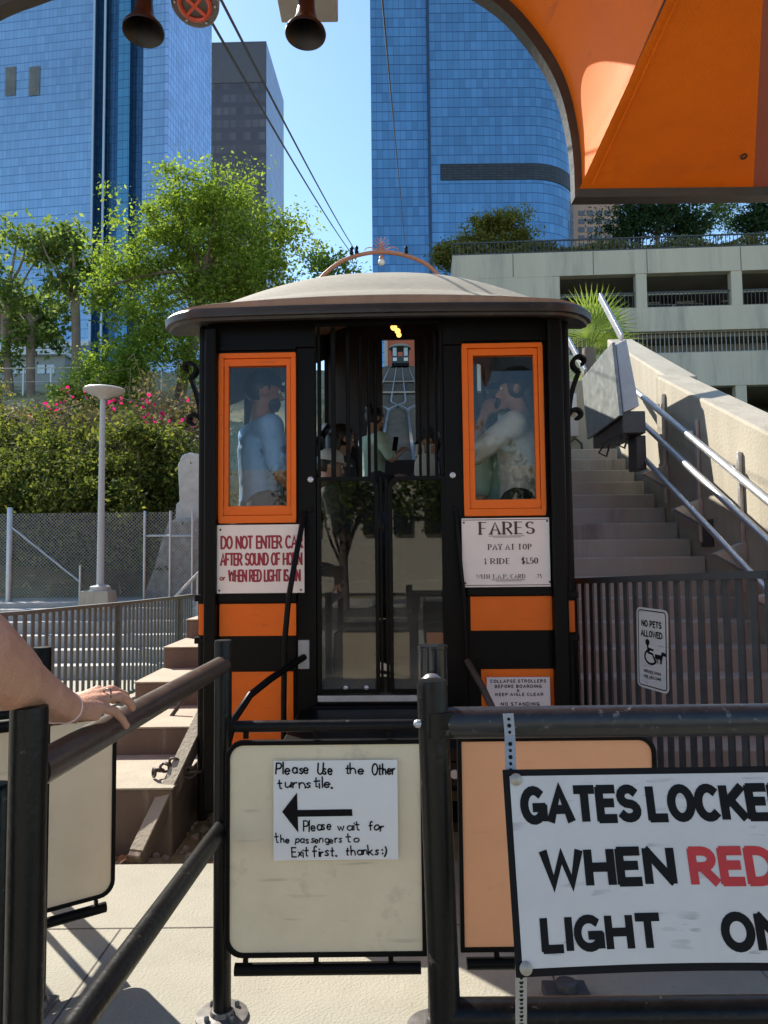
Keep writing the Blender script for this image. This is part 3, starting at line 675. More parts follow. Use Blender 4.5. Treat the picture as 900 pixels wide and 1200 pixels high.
# door leaves with tall glass, folded gate bars above
def leaf(x0, x1, hand):
    w = (cx(x1)-cx(x0)); h = cz(558)-cz(813); mx_, mz = (cx(x0)+cx(x1))/2, (cz(558)+cz(813))/2
    out = rounded(w, h, .07, corners=(0, 0, 1, 0) if hand < 0 else (0, 0, 0, 1)); inn = rounded(w-.045, h-.045, .055, corners=(0, 0, 1, 0) if hand < 0 else (0, 0, 0, 1))
    m = MB(); n = len(out)
    for y in (DC+.005, DC+.045):
        m.v += [(mx_+a, y, mz+c) for a, c in out]+[(mx_+a, y, mz+c) for a, c in inn]
    for i in range(n):
        j = (i+1) % n
        m.f += [(i, j, n+j, n+i), (2*n+i, 3*n+i, 3*n+j, 2*n+j), (i, 2*n+i, 2*n+j, j), (n+i, n+j, 3*n+j, 3*n+i)]
    d = m.build('door_leaf', BLACK, car)
    g = MB(); g.prism([(mx_+a, DC+.022, mz+c) for a, c in rounded(w-.047, h-.047, .054, corners=(0, 0, 1, 0) if hand < 0 else (0, 0, 0, 1))], (0, .006, 0)); g.build('pane', DOORGLASS, d)
    s = MB()
    for fx in ((.45, .78) if hand < 0 else (.55,)): s.lathe([(.011, 0), (.013, .006), (.006, .010)], (mx_-w/2+fx*w, DC+.004, mz-h/2+.035), (0, -1, 0), n=12)
    s.build('bolt', STEEL, d, smooth=True)
leaf(371, 443.5, -1); leaf(455, 522, 1)
b = MB(); fbox(b, 444.5, 560, 447.5, 812, .03, .06); fbox(b, 451, 560, 454.5, 812, .03, .06); b.build('door_jamb', BLACK, car)
for i, (p, w, d) in enumerate(((373.5, 3, .02), (390.5, 5.5, .03), (407, 5, .10), (421, 4, .18), (431, 4, .26), (438.5, 4.5, .34))):
    b = MB(); b.box((cx(p-w/2), DC+d, cz(557)), (cx(p+w/2), DC+d+.025, cz(380))); b.build('gate_bar', BLACK, car, bevel=.004)
for i, (p, w, d) in enumerate(((495, 3.5, .30), (504, 4, .20), (513.5, 4, .10), (520, 4, .02))):
    b = MB(); b.box((cx(p-w/2), DC+d, cz(557)), (cx(p+w/2), DC+d+.025, cz(380))); b.build('gate_bar', BLACK, car, bevel=.004)
b = MB(); fbox(b, 371, 815, 521, 822, .0, .06); b.build('door_track', STEEL, car); 
b = MB(); fbox(b, 366, 826, 526, 838, -.05, .05); b.build('threshold', BLACK, car, bevel=.006)
for p, q in ((364, 561), (531, 558), (364, 597), (532, 597)):
    b = MB(); b.lathe([(.017,0),(.017,.010),(.008,.014)], (cx(p), DC, cz(q)), (0,-1,0), n=14); b.build('bolt', STEEL if q < 580 else BLACK, car, smooth=True)
# roof: bow-fronted eave, canvas dome rising with the grade
HW = 1.27
def yfront(x):
    t = abs(x)/HW; c = max(0, (t-.78)/.22); return DC-.17+.05*t*t+.30*(1-math.sqrt(max(0, 1-c*c)))
EZ = at(448, 356, 4.13).z
def roofz(x, y):
    t = x/HW; yy = y-yfront(x)
    crown = .37*(1-abs(t)**2.6)*(1-math.exp(-yy/.62))
    return EZ+.05*(1-.85*t*t)+max(0, GR*(y-DC-.1))+crown
NX, NY = 61, 44
xs_ = [HW*math.sin(math.pi*(i/(NX-1)-.5)) for i in range(NX)]; cxo = (cx(229)+cx(672))/2-.035
yend = DC+LEN+.3
b = MB()
for j in range(NY):
    for x in xs_:
        yf = yfront(x); s = (j/(NY-1))**1.8; y = yf+(yend-yf)*s
        b.v.append((x+cxo, y, roofz(x, y)))
for j in range(NY-1):
    for i in range(NX-1): b.f.append((j*NX+i, j*NX+i+1, (j+1)*NX+i+1, (j+1)*NX+i))
rfo = b.build('roof', CANVAS, car, smooth=True)
def rimloop(off, dz):
    L = []
    L += [(-HW-off+cxo, yend+off, EZ+GR*(yend-DC-.1)+dz)]
    for k in range(10):
        y = yend-(yend-DC-.2)*(k+1)/11; L.append((-HW-off+cxo, y, EZ+max(0, GR*(y-DC-.1))+(dz*.15 if dz > 0 else dz)))
    for x in xs_: y = yfront(x); L.append((x*(HW+off)/HW+cxo, y-off, EZ+max(0, GR*(y-DC-.1))+(dz*(1-.85*(x/HW)**2) if dz > 0 else dz)))
    for k in range(10):
        y = DC+.2+(yend-DC-.2)*(k+1)/11; L.append((HW+off+cxo, y, EZ+max(0, GR*(y-DC-.1))+(dz*.15 if dz > 0 else dz)))
    L.append((HW+off+cxo, yend+off, EZ+GR*(yend-DC-.1)+dz))
    return L
def rim(prof, name, m, parent):
    loops = [rimloop(o, z) for o, z in prof]; k = len(loops[0]); q = MB()
    for l in loops: q.v += l
    for a in range(len(loops)-1):
        for i in range(k-1): q.f.append((a*k+i, a*k+i+1, (a+1)*k+i+1, (a+1)*k+i))
    return q.build(name, m, parent, smooth=True)
rim([(-.03, .060), (-.006, .056), (.0, .046), (.0, .004), (-.03, .0)], 'fascia_strip', FASCIA, rfo)
rim([(-.05, .0), (.014, -.002), (.022, -.016), (.018, -.052), (.002, -.056), (-.004, -.070), (-.03, -.074), (-.10, -.05), (-.17, -.02)], 'eave', EAVE, rfo)
# scroll brackets under the eave
for sx in (-1, 1):
    xo = cx(230) if sx < 0 else cx(671); pts = []
    for i in range(30):      # top curl
        a = R(-60+i*11); rr = .012+.045*(i/29); pts.append((xo+sx*(.085+rr*math.cos(a)*1.0), DC+.10, 2.66+rr*math.sin(a)))
    q = pts[-1]
    for t in (.15, .35, .6, .85, 1): pts.append((q[0]+(xo+sx*.012-q[0])*math.sin(t*1.57), DC+.10, q[2]+(2.36-q[2])*t))
    for i in range(26):
        a = R((180 if sx > 0 else 0)+ (i*12)*(1 if sx > 0 else -1)); rr = .045-.033*(i/25)
        pts.append((xo+sx*(.055)+rr*math.cos(a), DC+.10, 2.34-rr*math.sin(a)*(1 if sx > 0 else -1)*(1 if sx > 0 else -1)))
    m = MB()
    for a, c in zip(pts[:-1], pts[1:]):
        if (Vector(a)-Vector(c)).length > 1e-4: m.bar(a, c, .05, .022, (1, 0, 0) if abs(a[2]-c[2]) > abs(a[0]-c[0]) else (0, 0, 1))
    m.build('bracket', BLACK, car)
# underframe and wheels
b = MB()
for sx in (-1, 1):
    x = sx*.55; b.hexa([(x-.06, DC+.1, .05+.0), (x+.06, DC+.1, .05), (x+.06, yr, .1+up(yr)), (x-.06, yr, .1+up(yr)), (x-.06, DC+.1, .42), (x+.06, DC+.1, .42), (x+.06, yr, .42+up(yr)), (x-.06, yr, .42+up(yr))])
b.build('underframe', BLACK, car)
for y in (DC+1.2, DC+5.8):
    for sx in (-1, 1):
        m = MB(); m.lathe([(.05,-.05),(.26,-.05),(.26,-.03),(.22,-.02),(.22,.05),(.05,.05)], (sx*.40, y, .02+up(y)+.10), (1,0,0), n=28); m.build('wheel', BLACK, car, smooth=True)
# black handrails on both sides of the doorway
b = MB(); b.tube([(cx(357), DC-.01, cz(599)), (cx(354.5), DC-.07, cz(620)), (cx(349), DC-.12, cz(655)), (cx(342), DC-.15, cz(700)), (cx(337.5), DC-.15, cz(750)), (cx(336.5), DC-.15, cz(815)), (cx(336.5), DC-.15, .02)], .016, n=12); b.build('handrail', BLACK, car, smooth=True)
b = MB(); b.tube([(cx(356), DC-.01, cz(769)), (cx(345), DC-.09, cz(775)), (cx(327), DC-.30, cz(785)), (cx(310), DC-.42, cz(798)), (cx(297), DC-.50, cz(820)), (cx(291), DC-.55, cz(850)), (cx(290), DC-.55, .02)], .019, n=12); o = b.build('handrail', BLACK, car, smooth=True)
b = MB(); b.box((cx(349), DC-.016, cz(783)), (cx(362), DC-.002, cz(749))); b.build('rail_plate', GREYP, o, bevel=.004)
b = MB(); b.tube([(cx(534), DC-.01, cz(598)), (cx(536), DC-.05, cz(640)), (cx(541), DC-.07, cz(700)), (cx(543.5), DC-.06, cz(770))], .011, n=10); b.build('handrail', BLACK, car, smooth=True)
b = MB(); b.tube([(cx(544), DC-.02, cz(775)), (cx(556), DC-.20, cz(797)), (cx(568), DC-.38, cz(825)), (cx(574), DC-.50, cz(850)), (cx(575), DC-.5, .02)], .019, n=12); b.build('handrail', BROWNPIPE, car, smooth=True)

# ------------------------------------------------------------------ signs screwed to the car
def carsign(name, label, px, m, border=None):
    x0, x1, z0, z1 = cx(px[0]), cx(px[2]), cz(px[3]), cz(px[1]); c = Vector(((x0+x1)/2, DC-.03, (z0+z1)/2))
    t = thing(name, carpt(c), label, 'sign', rot=(0, 0, YAW), org=c)
    b = MB(); b.box((x0, DC-.034, z0), (x1, DC-.0245, z1)); b.build('board', m, t, bevel=.002)
    f = lambda s, tt, h: Vector((s, DC-.034-h, tt))
    return t, f, (lambda a, b_, c_, d: (cx(a), cz(d), cx(c_), cz(b_)))
def dots(t, f, pts, r=.006):
    m = MB()
    for px, py in pts: m.lathe([(r, 0), (r, .002)], f(cx(px), cz(py), .0005), (0,-1,0), n=10)
    m.build('screws', DARKIN, t)
t, f, q = carsign('warning_sign', 'cream sign with red hand lettered warning left of the car door', (255, 613.5, 357, 693.5), SIGNC)
b = MB(); text(b, 'DO NOT ENTER CAR', q(259, 626, 356, 642), f, .15, gap=.13); text(b, 'AFTER SOUND OF HORN', q(258.5, 646, 355, 661.5), f, .15, gap=.12); b.build('lettering', MAROON, t)
b = MB(); text(b, 'or', q(258, 670.5, 265.5, 678.5), f, .16); text(b, 'WHEN RED LIGHT IS ON', q(268, 665.5, 353, 680.5), f, .15, gap=.12); b.build('lettering', MAROON, t)
dots(t, f, ((259, 619), (355, 618), (353, 690), (258, 690)))
t, f, q = carsign('fares_sign', 'pale pink fares sign with brown serif lettering, right of the car door', (540, 609, 641, 689), SIGNC)
b = MB(); text(b, 'FARES', q(560, 614, 624, 627.5), f, .17, 'serif', gap=.3); text(b, 'PAY AT TOP', q(570, 639.5, 620, 645.5), f, .17, 'serif', gap=.35); text(b, '1', q(565, 656, 567.5, 662), f, .2, 'serif')
text(b, 'RIDE', q(572.5, 656, 595, 662), f, .18, 'serif', gap=.35); text(b, '$1.50', q(608, 655.5, 627, 662), f, .17, 'serif', gap=.25)
text(b, 'WITH T.A.P. CARD', q(556, 674.5, 612, 679), f, .16, 'serif', gap=.35); text(b, '.75', q(624, 674.5, 631, 679), f, .12, gap=.3); b.build('lettering', BROWNINK, t)
b = MB()
for a, y0, c_, y1 in ((571, 629.6, 612, 630.2), (576, 631.0, 608, 631.5), (573, 680.4, 612, 681), (578, 681.8, 608, 682.3), (541, 610.6, 640, 611.4), (541, 686.4, 640, 687.2)): rect(b, *q(a, y0, c_, y1), f, .001)
b.build('rule_lines', BROWNINK, t); dots(t, f, ((542.5, 614), (638.5, 613), (640, 683.5), (543, 684)))
x0, x1, z0, z1 = cx(565.5), cx(637.5), cz(856), cz(793.5)
t, f, q = carsign('stroller_notice', 'small pink notice with rows of capitals on the lower orange panel, right of the door', (565.5, 793.5, 637.5, 856), SIGNP)
b = MB()
for s, bx_ in (('COLLAPSE STROLLERS', (569.5, 796, 633, 800)), ('BEFORE BOARDING', (574.5, 802, 628, 806)), ('&', (599.5, 807.2, 602.5, 810.5)), ('KEEP AISLE CLEAR', (575, 811.5, 629.5, 815.3)), ('NO STANDING', (581, 822.3, 625, 826.6))):
    text(b, s, q(*bx_), f, .2, gap=.4)
b.build('lettering', INK, t)

# black step and platform edge in front of the door
bp = thing('boarding_step', (cx(448), DC-.6, 0), 'black steel boarding step with a patterned edge below the car doors', 'step')
b = MB(); b.box((cx(352), DC-.95, .60), (cx(545), DC-.075, .66)); b.build('tread', BLACK, bp, bevel=.006)
b = MB(); b.box((cx(352), DC-.955, .50), (cx(545), DC-.935, .597)); o = b.build('riser', BLACK, bp)
b = MB(); n = 26
for i in range(n):
    x = cx(354)+(cx(543)-cx(354))*(i+.5)/n; b.lathe([(.012, 0), (.02, 0), (.02, .008), (.012, .008)], (x, DC-.956, .55), (0,-1,0), n=10)
b.build('diamond_pattern', GREYP, o)
for x in (cx(356), cx(541)):
    for y in (DC-.92, DC-.15):
        b = MB(); b.box((x-.025, y-.025, 0), (x+.025, y+.025, .598)); b.build('leg', BLACK, bp)
b = MB(); b.box((cx(352), DC-.9, .28), (cx(545), DC-.6, .32)); b.build('tread', BLACK, bp)
# ------------------------------------------------------------------ near barrier, turnstiles, gate
def flange(m, x, y, z=0):
    m.box((x-.055, y-.055, z), (x+.055, y+.055, z+.014)); m.lathe([(.046, .014), (.036, .03)], (x, y, z), n=18)
def bolts(m, x, y, z=.014):
    for a in (45, 135, 225, 315):
        cxx, cy = x+.058*math.cos(R(a)), y+.058*math.sin(R(a)); m.lathe([(.009, 0), (.009, .012), (.005, .02)], (cxx, cy, z), n=8)
FL = mat('flange_metal', (.16, .15, .14), .4, metal=.5, nscale=20, namt=.4)
br = thing('barrier_rail', (-.57, 1.9, 0), 'brown black pipe barrier running away on the left, with a hand resting on it', 'barrier')
PA = Vector((-.592, 1.25, 0)); PB = Vector((-.55, 2.54, 0))
b = MB(); b.lathe([(.030, 0), (.030, 1.255), (.029, 1.262), (.001, 1.264)], PA, n=28); b.build('post', PIPE, br, smooth=True)
b = MB(); b.lathe([(.0295, 0), (.0295, 1.225), (.028, 1.231), (.001, 1.233)], PB, n=28); b.build('post', PIPE, br, smooth=True)
b = MB(); b.tube([PA+Vector((0, .02, 1.15)), PB+Vector((0, -.02, 1.15))], .030, n=24); b.build('top_rail', BROWNPIPE, br, smooth=True)
b = MB(); b.tube([PA+Vector((0, .02, .635)), PB+Vector((0, -.02, .615))], .028, n=24); b.build('lower_rail', PIPE, br, smooth=True)
for p in (PA, PB):
    b = MB(); b.lathe([(.085, 0), (.085, .012), (.04, .016), (.036, .03)], p, n=24); o = b.build('base_plate', FL, br, smooth=True)
    b = MB(); bolts(b, p.x, p.y, .012); b.build('bolt', FL, o)
b = MB(); ps = Vector((-.70, 1.36, 0)); b.lathe([(.026, 0), (.026, 1.09), (.02, 1.105), (.001, 1.108)], ps, n=24)
t = thing('short_post', ps, 'short black pipe post cut by the left edge of the view', 'post'); b.build('pipe', PIPE, t, smooth=True)
b = MB(); flange(b, ps.x, ps.y, .001); b.build('base_plate', FL, t)
p2 = Vector((-1.19, 2.6, 0)); t = thing('rear_post', p2, 'black pipe post standing behind the forearm of the waiting person', 'post')
b = MB(); b.lathe([(.030, 0), (.030, 1.2), (.028, 1.207), (.001, 1.208)], p2, n=24); b.build('pipe', BLACK, t, smooth=True)
b = MB(); flange(b, p2.x, p2.y, .001); b.build('base_plate', FL, t)
b = MB(); b.tube([p2+Vector((-.02, -.01, .95)), p2+Vector((-.9, -.5, .95))], .022, n=14); b.build('arm', BLACK, t, smooth=True)

def paddle(parent, o, dx, w, h, zc, m, hand, y0=0):
    """one turnstile leaf in the plane through o along unit vector dx; hand -1 rounds the left corners, +1 the right"""
    dx = Vector(dx).normalized(); ny = Vector((dx.y, -dx.x, 0)); up_ = Vector((0, 0, 1)); ctr = Vector(o)+dx*w/2; ctr.z = zc
    co = (1, 0, 0, 1) if hand < 0 else (0, 1, 1, 0)
    out = rounded(w, h, .055, corners=co); inn = rounded(w-.028, h-.028, .045, corners=co); n = len(out)
    P = lambda a, c, d: ctr+dx*a+up_*c+ny*d
    q = MB()
    for d in (.014, -.014): q.v += [P(a, c, d) for a, c in out]+[P(a, c, d) for a, c in inn]
    for i in range(n):
        j = (i+1) % n; q.f += [(i, j, n+j, n+i), (2*n+i, 3*n+i, 3*n+j, 2*n+j), (i, 2*n+i, 2*n+j, j), (n+i, n+j, 3*n+j, 3*n+i)]
    fr = q.build('panel_frame', BLACK, parent, bevel=.003)
    q = MB(); q.prism([P(a, c, .006) for a, c in rounded(w-.029, h-.029, .0445, corners=co)], ny*-.012); q.build('panel_board', m, fr)
    q = MB(); s0, s1 = (-w/2+.03, w/2+.0) if hand < 0 else (-w/2, w/2-.03)
    q.tube([P(s0, h/2+.045, 0), P(s1, h/2+.045, 0)], .019, n=16); q.build('top_bar', PIPE, parent, smooth=True)
    q = MB(); q.tube([P(s0+.02, -h/2-.04, 0), P(s1, -h/2-.04, 0)], .019, n=16); q.build('bottom_bar', BLACK, parent, smooth=True)
    for a in (-.32, .05, .4):
        for sg in (1, -1):
            q = MB(); q.box(tuple(P(a*w-.008, sg*(h/2+.022)-.016, -.006)), tuple(P(a*w+.008, sg*(h/2+.022)+.016, .006))) if abs(dx.y) < .01 else q.bar(P(a*w, sg*(h/2+.006), 0), P(a*w, sg*(h/2+.036), 0), .016, .012, dx)
            q.build('hanger_clip', BLACK, parent)
    return P
TY = 2.46
tl, tr_, bl_ = at(265, 868, TY), at(497, 868, TY), at(268, 1121, TY)
ax_ = Vector((at(507, 780, TY).x, TY, 0))
ts = thing('turnstile', ax_, 'turnstile with a cream paddle and a peach paddle behind the big black gate post', 'turnstile', 'paddle turnstiles')
b = MB(); b.lathe([(.030, 0), (.030, 1.13)], ax_, n=24); b.build('axle', BLACK, ts, smooth=True)
b = MB(); b.lathe([(.048, 1.085), (.048, 1.205), (.050, 1.207), (.050, 1.216), (.001, 1.22)], ax_, n=36); b.build('head', mat('polished_black', (.02,.02,.021), .12, nscale=8, namt=.2, col2=(.16,.15,.14), c2scale=18, c2lo=.66, c2hi=.75), ts, smooth=True)
b = MB(); dd = at(506, 800, 2.385); b.lathe([(.040, -.05), (.040, -.008), (.034, .012), (.018, .026), (.001, .03)], dd, n=24); b.tube([dd+Vector((0, 0, -.03)), (ax_.x, TY, dd.z-.03)], .02, n=10); b.build('lock_dome', mat('dome_steel', (.22,.22,.23), .35, metal=.6, nscale=30, namt=.3), ts, smooth=True)
b = MB(); b.lathe([(.10, 0), (.10, .014), (.045, .02), (.04, .05)], ax_, n=28); b.build('base_plate', FL, ts, smooth=True)
wL = (tr_.x-tl.x); hP = tl.z-bl_.z; zP = (tl.z+bl_.z)/2
PL = paddle(ts, (tr_.x, TY, 0), (-1, 0, 0), wL, hP, zP, CREAM, 1)
def PF(s, t, h): return Vector((s, TY-.014-h, t))
tr2 = at(770, 868, TY); xr0 = at(536, 868, TY).x
paddle(ts, (xr0, TY+.02, 0), (1, 0, 0), tr2.x-xr0, hP, zP, PEACH, 1)
# handwritten paper on the cream paddle
a, c = at(320.5, 1009, TY-.02), at(465.5, 890.5, TY-.02)
pp = thing('paper_notice', ((a.x+c.x)/2, TY-.015, (a.z+c.z)/2), 'white paper with a handwritten arrow and words taped to the cream paddle', 'notice')
b = MB(); NXp = 14; W_, H_ = c.x-a.x, c.z-a.z
def warp(u, v): return .0008+.004*max(0, .12-u)*8*(1-abs(v-.5))+.0022*max(0, u-.85)*6
for j in range(NXp+1):
    for i in range(NXp+1):
        u, v = i/NXp, j/NXp; b.v.append((a.x+u*W_, TY-.0155-warp(u, v), a.z+v*H_))
for j in range(NXp):
    for i in range(NXp): b.f.append((j*(NXp+1)+i, j*(NXp+1)+i+1, (j+1)*(NXp+1)+i+1, (j+1)*(NXp+1)+i))
b.keepn = True
b.build('sheet', PAPER, pp, smooth=True)
fp = lambda s, t, h: Vector((s, TY-.0158-warp((s-a.x)/W_, (t-a.z)/H_)-h, t))
def qp(x0, y0, x1, y1): p, q = at(x0, y1, TY-.02), at(x1, y0, TY-.02); return (p.x, p.z, q.x, q.z)
random.seed(11); b = MB()
for s, bx_ in (('Please', (323, 893, 362, 908)), ('Use', (371, 894, 391, 909)), ('the', (402, 894, 427, 908)), ('Other', (434, 894, 463, 909)), ('turnstile.', (325, 911, 391, 925)),
               ('Please', (354, 961, 388, 974.5)), ('wait', (396, 962, 422, 974)), ('for', (431, 961, 450, 974)), ('the', (322.5, 976.5, 340, 988.5)), ('passengers', (346, 977.5, 401, 989)), ('to', (406, 976.5, 422, 988.5)),
               ('Exit', (341, 992, 362, 1005)), ('first.', (366, 991.5, 395, 1005)), ('thanks', (405, 990, 444, 1003)), (':)', (447, 989, 454, 1004))):
    text(b, s, qp(*bx_), fp, .13, gap=.16, jit=.042, h=.0009)
b.build('lettering', INK, pp)
b = MB(); T = lambda x, y: (lambda p: fp(p.x, p.z, .0012))(at(x, y, TY-.02))
b.add([T(330.5, 951.5), T(349.5, 976), T(348, 929)], [(0, 1, 2)]); b.add([T(348.5, 949.5), T(348.8, 957.5), T(413, 956.5), T(412.5, 948.5)], [(0, 1, 2, 3)]); b.build('arrow', INK, pp)
# second turnstile at the left, paddle turned towards us
dR, dL = at(136, 850, 2.92), at(0, 842, 2.62)
o2 = Vector((-1.62, 2.50, 0)); dirp = Vector((dR.x-o2.x, 2.92-o2.y, 0)); 
t2 = thing('turnstile', o2, 'second turnstile with a dirty cream paddle at the far left, behind the waiting arm', 'turnstile', 'paddle turnstiles')
b = MB(); b.lathe([(.030, 0), (.030, 1.2), (.001, 1.202)], o2, n=24); b.build('axle', BLACK, t2, smooth=True)
b = MB(); b.lathe([(.10, 0), (.10, .014), (.045, .02), (.04, .05)], o2, n=28); b.build('base_plate', FL, t2, smooth=True)
zt, zl = at(136, 800, 2.92).z, at(136, 1042, 2.92).z
paddle(t2, o2+dirp.normalized()*.05, dirp, dirp.length-.05, hP, zP, CREAM, 1)

# locked gate in front at the right
GY = 1.53
gt = thing('pipe_gate', (.1, GY, 0), 'heavy black pipe gate in front with the locked gates sign strapped to it', 'gate')
gx = lambda px, py, Y=GY: at(px, py, Y)
g0, g1 = gx(506, 797), gx(522, 1200); g1 = g0+(g1-g0)*2.6
k = (0-g0.z)/(g1.z-g0.z); gb = g0+(g1-g0)*k; gb.y = GY; g0.y = GY; axg = (g0-gb); Lg = axg.length
b = MB(); b.lathe([(.031, 0), (.031, Lg-.01), (.029, Lg), (.001, Lg+.001)], gb, axg, n=32); b.build('post', PIPE, gt, smooth=True)
b = MB(); b.lathe([(.008, 0), (.008, .008), (.005, .012), (.001, .013)], g0+Vector((-.026, -.012, -.085)), (-1, -.3, .2), n=12); b.build('bolt', STEEL, gt, smooth=True)
pr0, pr1 = gx(524, 847), gx(900, 843); dr = (pr1-pr0); pe = pr0+dr*1.45
b = MB(); b.tube([pr0+Vector((-.02,0,0)), pe], .0315, n=28); b.build('top_rail', mat('gate_rail', (.016, .016, .018), .34, nscale=20, namt=.3, bump=.15, bscale=60, col2=(.20, .185, .165), c2scale=30, c2lo=.6, c2hi=.7), gt, smooth=True)
pb0, pb1 = gx(538, 1190), gx(900, 1187); pbe = pb0+(pb1-pb0)*1.45
b = MB(); b.tube([pb0+Vector((-.02,0,0)), pbe], .0315, n=28); b.build('bottom_rail', PIPE, gt, smooth=True)
b = MB(); b.lathe([(.031, 0), (.031, 1.24), (.001, 1.242)], (pe.x, GY, 0), n=28); b.build('post', PIPE, gt, smooth=True)
b = MB(); b.lathe([(.036, 0), (.036, .05)], (g0.x+.012, GY-.0, pr0.z-.025), (0,0,1), n=24); b.build('collar', PIPE, gt, smooth=True)
# sign: a slightly bowed sheet leaning out at its foot
Yt, Yb = 1.455, 1.36
T0, Bz = at(589, 902, Yt), at(605, 1146, Yb); SU = T0-Bz; SH = SU.length; SU.normalize()
SX = (Vector((1, 0, 0)) - SU*SU.x*.6).normalized(); SW = .64; SN = SX.cross(SU).normalized()
if SN.y > 0: SN = -SN
def fs_(s, t, h): return Bz+SU*t+SX*s+SN*(h-.030*math.sin(math.pi*min(1, max(0, s/SW))))
def st(px, py):
    d = ray(px, py); o = Vector((0, 0, CAM_H)); s, t = .3, .2
    for _ in range(6):
        p0 = Bz+SN*(-.030*math.sin(math.pi*min(1, max(0, s/SW)))); lam = (p0-o).dot(SN)/d.dot(SN); q = o+d*lam-p0
        A = np.array([[SX.dot(SX), SX.dot(SU)], [SX.dot(SU), SU.dot(SU)]]); s, t = np.linalg.solve(A, np.array([q.dot(SX), q.dot(SU)]))
    return float(s), float(t)
sg = thing('gates_sign', Bz+SX*.3, 'big white sign with black and red capitals strapped to the pipe gate', 'sign')
def sheet(s0, t0, s1, t1, h0, h1, n=18):
    q = MB()
    for h in (h0, h1):
        for j in (0, 1):
            for i in range(n+1): q.v.append(fs_(s0+(s1-s0)*i/n, (t0, t1)[j], h))
    m = n+1
    for i in range(n):
        q.f += [(i, i+1, m+i+1, m+i), (2*m+i, 3*m+i, 3*m+i+1, 2*m+i+1), (i, 2*m+i, 2*m+i+1, i+1), (m+i, m+i+1, 3*m+i+1, 3*m+i)]
    q.f += [(0, m, 3*m, 2*m), (n, 2*m+n, 3*m+n, m+n)]
    return q
sheet(0, 0, SW, SH, -.003, 0).build('plate', INK, sg, smooth=True)
sheet(.0125, .013, SW-.0125, SH-.012, .0004, .0012).build('white_field', SIGNW, sg, smooth=True)
b = MB(); r_ = MB()
for s, (x0, y0, x1, y1), m in (('GATES', (611, 919, 747.5, 967), b), ('LOCKED', (760, 917, 929, 964), b), ('WHEN', (635, 991, 788, 1042), b), ('RED', (810, 991, 906, 1039), r_), ('LIGHT', (635, 1069, 773, 1118), b), ('ON', (848, 1068, 920, 1116), b)):
    (s0, t0), (s1, t1) = st((x0), y1), st(x1, y0); sa = min(s0, st(x0, y0)[0]) if False else s0
    text(m, s, (sa, t0, s1, t1), fs_, .235, gap=.22, h=.0018)
b.build('lettering', INK, sg); r_.build('lettering', REDINK, sg)
for px, py in ((604.5, 913.5), (616, 1134.5)):
    b = MB(); s, t = st(px, py); b.lathe([(.0115, 0), (.0115, .003), (.006, .006), (.001, .007)], fs_(s, t, .0015), SN, n=18); b.build('bolt', mat('dull_bolt', (.36, .33, .27), .5, metal=.6, nscale=20, namt=.2), sg, smooth=True)
def strap(p, q, name='strap'):
    m = MB(); p, q = Vector(p), Vector(q); m.bar(p, q, .021, .0025, SN); o = m.build(name, GREYP, sg)
    h = MB(); L = (q-p).length; n = int(L/.0125); d = (q-p).normalized()
    for i in range(n): h.lathe([(.0042 if i % 2 else .0032, 0), (.0042 if i % 2 else .0032, .0006)], p+d*(i+.5)*.0125+SN*.0016, SN, n=10)
    h.build('holes', INK, o)
rt = at(593, 831, GY-.034); strap(fs_(.016, SH-.02, -.006), at(597.5, 862, GY-.036)); strap(at(597.5, 862, GY-.0365), at(595.5, 836, GY-.028))
strap(fs_(.012, .03, -.006), at(611, 1215, GY-.04))
strap(fs_(SW-.02, SH-.02, -.006), Vector((fs_(SW-.02, SH, 0).x, GY-.036, pr0.z))); strap(fs_(SW-.02, .03, -.006), Vector((fs_(SW-.02, 0, 0).x, GY-.04, pb0.z)))
# bolted block on the ground behind the sign
bb = at(664, 1160, 2.62); t = thing('floor_block', (bb.x, 2.62, 0), 'low dark bolted floor block below the peach paddle', 'block')
b = MB(); b.box((bb.x-.075, 2.56, 0), (bb.x+.075, 2.68, .035)); b.build('body', FENCED, t, bevel=.006)
b = MB(); b.lathe([(.035, .035), (.035, .06), (.02, .065)], (bb.x, 2.62, 0), n=16); b.build('stub', FENCED, t)

